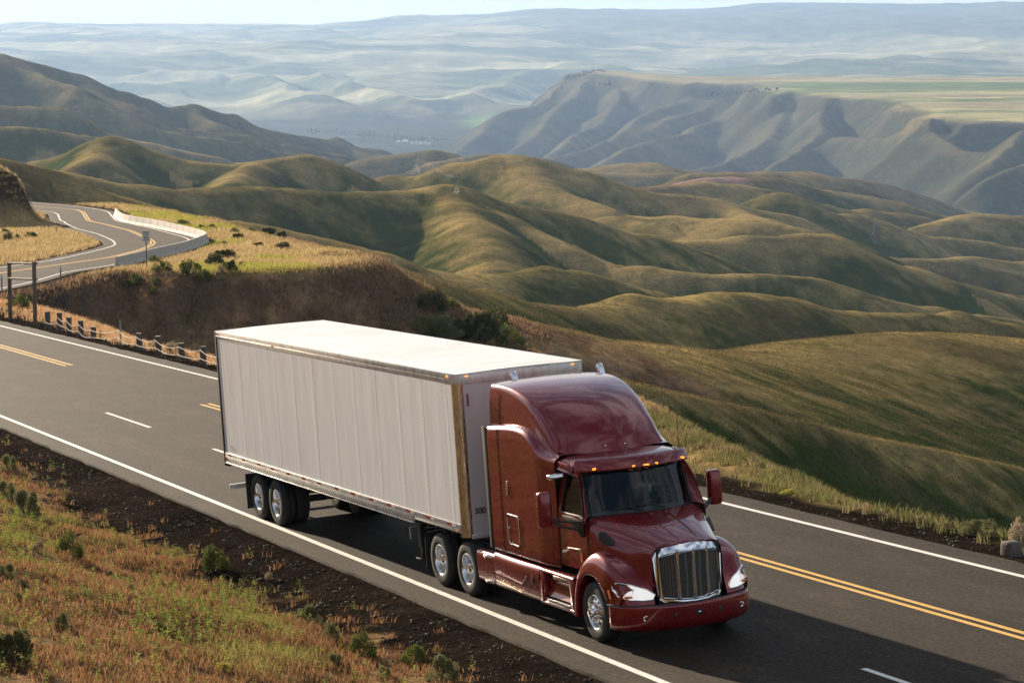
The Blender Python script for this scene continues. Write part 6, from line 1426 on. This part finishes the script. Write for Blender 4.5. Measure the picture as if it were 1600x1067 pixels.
# ---- shrubs: woody stems and clumps of small leaves; unit size = 1 m wide
def shrub_mesh(seed, nleaf, pal, up=.8, leaf=.03, flat=.62, clumps=16, open_=.0):
    r = np.random.default_rng(seed); cl = r.normal(0, 1, (clumps, 3)); cl /= np.linalg.norm(cl, axis=1)[:, None]; cl[:, 2] = np.abs(cl[:, 2])
    cl *= (.30 + .12 * r.uniform(0, 1, (clumps, 1))); rad = r.uniform(.10, .19, clumps)
    ci = r.integers(0, clumps, nleaf); q = r.normal(0, 1, (nleaf, 3)); q /= np.linalg.norm(q, axis=1)[:, None]; P = cl[ci] + q * (rad[ci][:, None] * r.uniform(.55, 1.05, (nleaf, 1)))
    P[:, 2] = np.abs(P[:, 2]) * (flat / .5) + .03
    dirv = P * [1, 1, .6] + [0, 0, up * .4] + r.normal(0, .14, (nleaf, 3)); dirv /= np.linalg.norm(dirv, axis=1)[:, None]
    side = np.cross(dirv, r.normal(0, 1, (nleaf, 3))); side /= np.linalg.norm(side, axis=1)[:, None]; ll = leaf * r.uniform(.7, 1.9, (nleaf, 1)); ww = leaf * .38
    V = np.stack([P - side * ww, P + side * ww, P + side * ww * .5 + dirv * ll, P - side * ww * .5 + dirv * ll], 1).reshape(-1, 3); F = np.arange(nleaf * 4).reshape(-1, 4)
    t = r.uniform(0, 1, (nleaf, 1)); hue = r.uniform(0, 1, clumps)[ci][:, None] * .5 + t * .5; col = c3(*pal[0]) * (1 - hue) + c3(*pal[1]) * hue
    return V, F, np.repeat(np.hstack([col, np.ones((nleaf, 1))])[:, None], 4, 1).reshape(-1, 4), cl
def proto(seed, nleaf, pal, **k):
    V, F, C, cl = shrub_mesh(seed, nleaf, pal, **k)
    me = np_mesh('foliage', V, F, M_LEAF, colors={'tint': C}); b = MB(); fl = k.get('flat', .62) / .5
    for c in cl[:9]: b.tube([(0, 0, -.08), (c[0] * .45, c[1] * .45, c[2] * .45 * fl), (c[0] * .95, c[1] * .95, c[2] * .95 * fl)], [.022, .014, .006], 5)
    st = b.build('stem', M_STEM, off=(0, 0, 0)); st.parent = me
    return me, st
PAL = dict(green=((.075, .105, .028), (.20, .215, .065)), sage=((.12, .13, .06), (.25, .24, .12)), brown=((.20, .15, .10), (.33, .26, .17)), dark=((.055, .060, .03), (.13, .13, .06)), pale=((.34, .27, .18), (.50, .41, .29)), yellow=((.38, .38, .08), (.56, .52, .12)), pink=((.40, .25, .19), (.58, .40, .30)))
PROTO = {}
for i, (nm, pal) in enumerate(PAL.items()):
    for vv_ in range(2):
        PROTO[(nm, vv_)] = proto(900 + i * 7 + vv_, 2600 if nm not in ('brown', 'pale', 'pink') else 1500, pal, leaf=.034 if nm != 'dark' else .04, flat=.66 if vv_ else .56, clumps=15 + 5 * vv_)
used = set()
def put(u, v, wpx, hpx, kind, label, P, cat='shrub', group=None):
    vv_ = (int(u) + int(v)) % 2; f0, s0 = PROTO[(kind, vv_)]
    wm = wpx * P[1] / FPX; root = empty('sagebrush' if kind in ('sage', 'green', 'dark') else 'dry_shrub', tuple(P)); sc_ = wm / .98; hs_ = hpx * P[1] / FPX / (.66 if vv_ else .56) / .98
    root.rotation_euler = (0, 0, (u * 1.7) % 6.28); tag(root, label, cat, group)
    if (kind, vv_) in used: f = f0.copy(); s_ = s0.copy(); COL.objects.link(f); COL.objects.link(s_)
    else: f, s_ = f0, s0; used.add((kind, vv_)); s_.parent = None
    f.parent = root; s_.parent = root; f.scale = (sc_, sc_, hs_); s_.scale = (sc_, sc_, hs_)
FG = [(109,872,50,38,'green','round dark green shrub alone in dry grass at the left, its shadow to the right'),(39,811,58,46,'sage','large grey-green shrub at the left margin below the gravel'),(9,783,34,32,'sage','grey shrub cut by the left margin above the large one'),
 (13,737,32,26,'sage','topmost grey shrub at the left margin beside the dark gravel'),(335,892,50,38,'green','bright green shrub at the edge of the gravel below the trailer wheels'),(98,987,34,32,'sage','upright grey-green shrub in orange grass at lower left'),
 (33,922,26,18,'sage','small grey shrub between two others near the left margin'),(26,940,19,15,'green','tiny green tuft shrub below the small grey one at left'),(11,905,34,24,'sage','low shrub at the left margin above the tiny green tuft'),
 (14,1034,72,54,'dark','big dark brown-green shrub in the bottom left corner'),(483,979,48,34,'sage','rounded grey-green shrub at the right end of the grass slope'),(516,1005,34,34,'sage','taller grey shrub just right of the rounded one'),
 (567,1026,50,38,'green','round green shrub casting a shadow near the gravel at bottom'),(523,1045,34,25,'sage','low grey shrub below the tall grey one at the bottom'),(647,1036,44,28,'green','low green shrub on the dark gravel edge near the bottom'),
 (692,1066,54,42,'sage','yellowish grey shrub cut by the bottom margin at the gravel'),(350,1050,30,16,'yellow','low yellow-green shrub in the tall green grass patch'),(203,925,24,14,'brown','small brown shrub in the middle of the dry slope'),(60,860,22,14,'brown','small brown shrub left of the round dark green one'),
 (172,905,20,15,'sage','small grey shrub right of the round dark green one'),(250,985,22,14,'green','small green clump left of the tall green patch'),(420,905,18,12,'brown','thin brown clump at the upper edge of the grass slope'),(600,1058,24,18,'sage','small grey shrub at the bottom margin left of the low green one')]
PF = ground_hits([(a, b) for a, b, *_ in FG], 24, 110, 700)
for (u, v, w, h, kd, lb), P in zip(FG, PF): put(u, v, w, h, kd, lb, P)
KN = [(241,413,22,15,'green','small green shrub directly right of the speed sign post'),(254,426,34,18,'green','larger round shrub below right of the speed sign'),(211,445,30,18,'green','shrub on the rim left below the speed sign'),(243,446,20,14,'sage','greyish shrub on the rim below the speed sign'),
 (240,461,15,13,'green','single small shrub on the dark cut face under the rim'),(293,428,32,21,'green','broad dark shrub right of the pair by the sign'),(307,425,20,15,'green','small shrub touching the broad dark one on its right'),(318,441,28,19,'green','lowest shrub of the row along the knoll rim'),
 (335,416,32,19,'dark','left shrub of the dark cluster in the middle of the knoll'),(350,404,36,15,'dark','top shrub of the dark cluster in the middle of the knoll'),(358,424,24,18,'dark','right shrub of the dark cluster in the middle of the knoll'),(344,429,22,16,'brown','dry tan bush just below the dark cluster'),(347,437,13,8,'pale','small pale bush below the dry tan one'),
 (377,417,12,8,'sage','small grey bush right of the dark cluster'),(372,374,20,10,'dark','small dark shrub in the yellow patch of the knoll'),(366,365,20,9,'sage','grey shrub above the one in the yellow patch'),(285,353,28,10,'green','long low shrub behind the barrier bend'),(315,358,14,7,'sage','low shrub just right of the barrier tip'),
 (331,358,20,8,'sage','flat grey shrub on the skyline edge right of the barrier'),(350,384,24,7,'sage','flat pale green shrub beside the bare patch on the knoll'),(393,363,13,6,'sage','tiny shrub on the far edge of the knoll, left of a dark pair'),(420,366,24,11,'dark','left shrub of the dark pair on the far edge of the knoll'),(439,373,17,12,'dark','right shrub of the dark pair on the far edge of the knoll'),
 (402,386,19,8,'dark','lone dark shrub on the grass left of the rightmost one'),(443,390,27,11,'dark','rightmost dark shrub on the knoll grass'),(8,366,18,9,'green','upper green shrub at the left margin on the golden slope'),(12,377,20,13,'green','lower green shrub at the left margin on the golden slope'),(26,375,13,9,'green','small shrub right of the left margin pair on the golden slope'),
 (48,372,23,10,'green','flat shrub in the golden slope below the dark cut bank'),(84,377,8,4,'brown','tiny brown bush in the middle of the golden slope'),(34,480,27,20,'green','round green shrub between the posts of the timber frame'),(18,480,18,12,'green','low shrub beside the left post of the timber frame'),(45,469,17,10,'green','small shrub behind the timber frame'),
 (14,491,14,9,'sage','small shrub at the foot of the left timber post'),(675,488,38,27,'dark','dark green bush on the spur behind the trailer, leftmost'),(708,481,17,10,'green','small bush on the crest of the spur behind the trailer'),(668,524,46,22,'green','bright green clump directly above the trailer roof'),(695,527,42,24,'sage','grey bush above the trailer roof right of the bright clump'),
 (725,531,34,24,'brown','brownish bush above the middle of the trailer roof'),(756,532,52,36,'dark','big dark brown bush above the trailer roof'),(778,518,34,28,'brown','open twiggy bush standing up from the spur crest'),(793,538,36,22,'green','green bush near the lower end of the spur'),(815,545,28,14,'sage','last low bush at the right end of the spur')]
PK = ground_hits([(a, b) for a, b, *_ in KN], 110, 420, 900)
for (u, v, w, h, kd, lb), P in zip(KN, PK): q_ = 1.35 if u > 660 else 1.0; put(u, v, w * q_, h * q_, 'dark' if kd == 'brown' and u > 660 else kd, lb, P)
VG = [(1527,858,66,26,'sage','wide grey-green bush on the right verge above the white line'),(1592,868,40,44,'pale','tall dry straw stalks at the right margin by the stone'),(1354,833,19,14,'pink','pinkish dry tumbleweed on the valley verge'),(1375,836,13,9,'pale','tiny pale tuft right of the pinkish tumbleweed'),
      (241,547,22,15,'pale','pale tumbleweed caught in the cable fence, the smaller one'),(270,552,32,18,'pale','pale tumbleweed caught in the cable fence, the larger one'),(155,534,14,9,'yellow','small yellow-green weed at the cable fence'),(1440,846,26,12,'brown','low brown scrub on the gravel of the right verge'),(1480,850,24,11,'brown','brown scrub left of the wide grey-green bush'),
      (1230,782,26,9,'yellow','low yellow-green clump at the foot of the grassy bank')]
for (u, v, w, h, kd, lb) in VG:
    q = None
    for xx in np.linspace(-75, 14, 1200):     # 2 m outside the pavement, under the wanted column
        p = tw([xx, FAR(xx) + .75 + 1.9, 0]); uu, vv2, _ = project(*p)
        if uu >= u: q = p; break
    z = float(height(np.array([q[0]]), np.array([q[1]]))[0]); put(u, v, w, h, kd, lb, np.array([q[0], q[1], z]))
for kk, (f, s_) in PROTO.items():
    if kk not in used: bpy.data.objects.remove(s_); bpy.data.objects.remove(f)
# ---- far dark trees dotted along the mesa rim and the river flat: too many to count, one object
r = np.random.default_rng(3); pts = []
for (u0, v0, u1, v1, n_) in ((880,124,925,112,46),(915,113,945,110,22),(1100,150,1215,140,26),(905,140,960,130,14),(560,212,700,218,160),(480,205,620,214,70),(800,142,880,138,12),(700,8,840,18,0)):
    t = r.uniform(0, 1, n_); pts += [(u0 + (u1 - u0) * a + r.normal(0, 2), v0 + (v1 - v0) * a + r.normal(0, 1.6)) for a in t]
Q = ground_hits(pts, 5500, 14000, 260); Vs = []; Fs = []; off = 0
for (x, y, z) in Q:
    s_ = r.uniform(2, 5); V = IV * [s_, s_, s_ * r.uniform(.8, 1.3)] * r.uniform(.8, 1.2, (len(IV), 1)) + [x, y, z + s_ * .6]; Vs.append(V); Fs.append(IF + off); off += len(IV)
o = np_mesh('far_woodland', np.vstack(Vs), np.vstack(Fs), NT('far_foliage', rough=.9, col=(.05, .06, .03)).m); tag(o, kind='stuff')
# ================================================================ HAZE
HZ = NT('hazy_air'); HZ.t.nodes.remove(HZ.b)
vol = HZ.n('VolumePrincipled'); vol.inputs['Color'].default_value = (.42, .63, 1.0, 1); vol.inputs['Density'].default_value = 3.1e-5
vol.inputs['Anisotropy'].default_value = .35
HZ.l(vol.outputs[0], HZ.t.nodes['Material Output'].inputs['Volume'])
x0, x1, y0, y1, z0, z1 = -34500, 34500, -34500, 34500, GH.min() - 1, max(GH.max(), 8) + 30
hv = [(x, y, z) for x in (x0, x1) for y in (y0, y1) for z in (z0, z1)]
haze = mesh_obj('haze', hv, [(0,1,3,2),(4,6,7,5),(0,4,5,1),(2,3,7,6),(0,2,6,4),(1,5,7,3)], HZ.m)
tag(haze, kind='stuff')
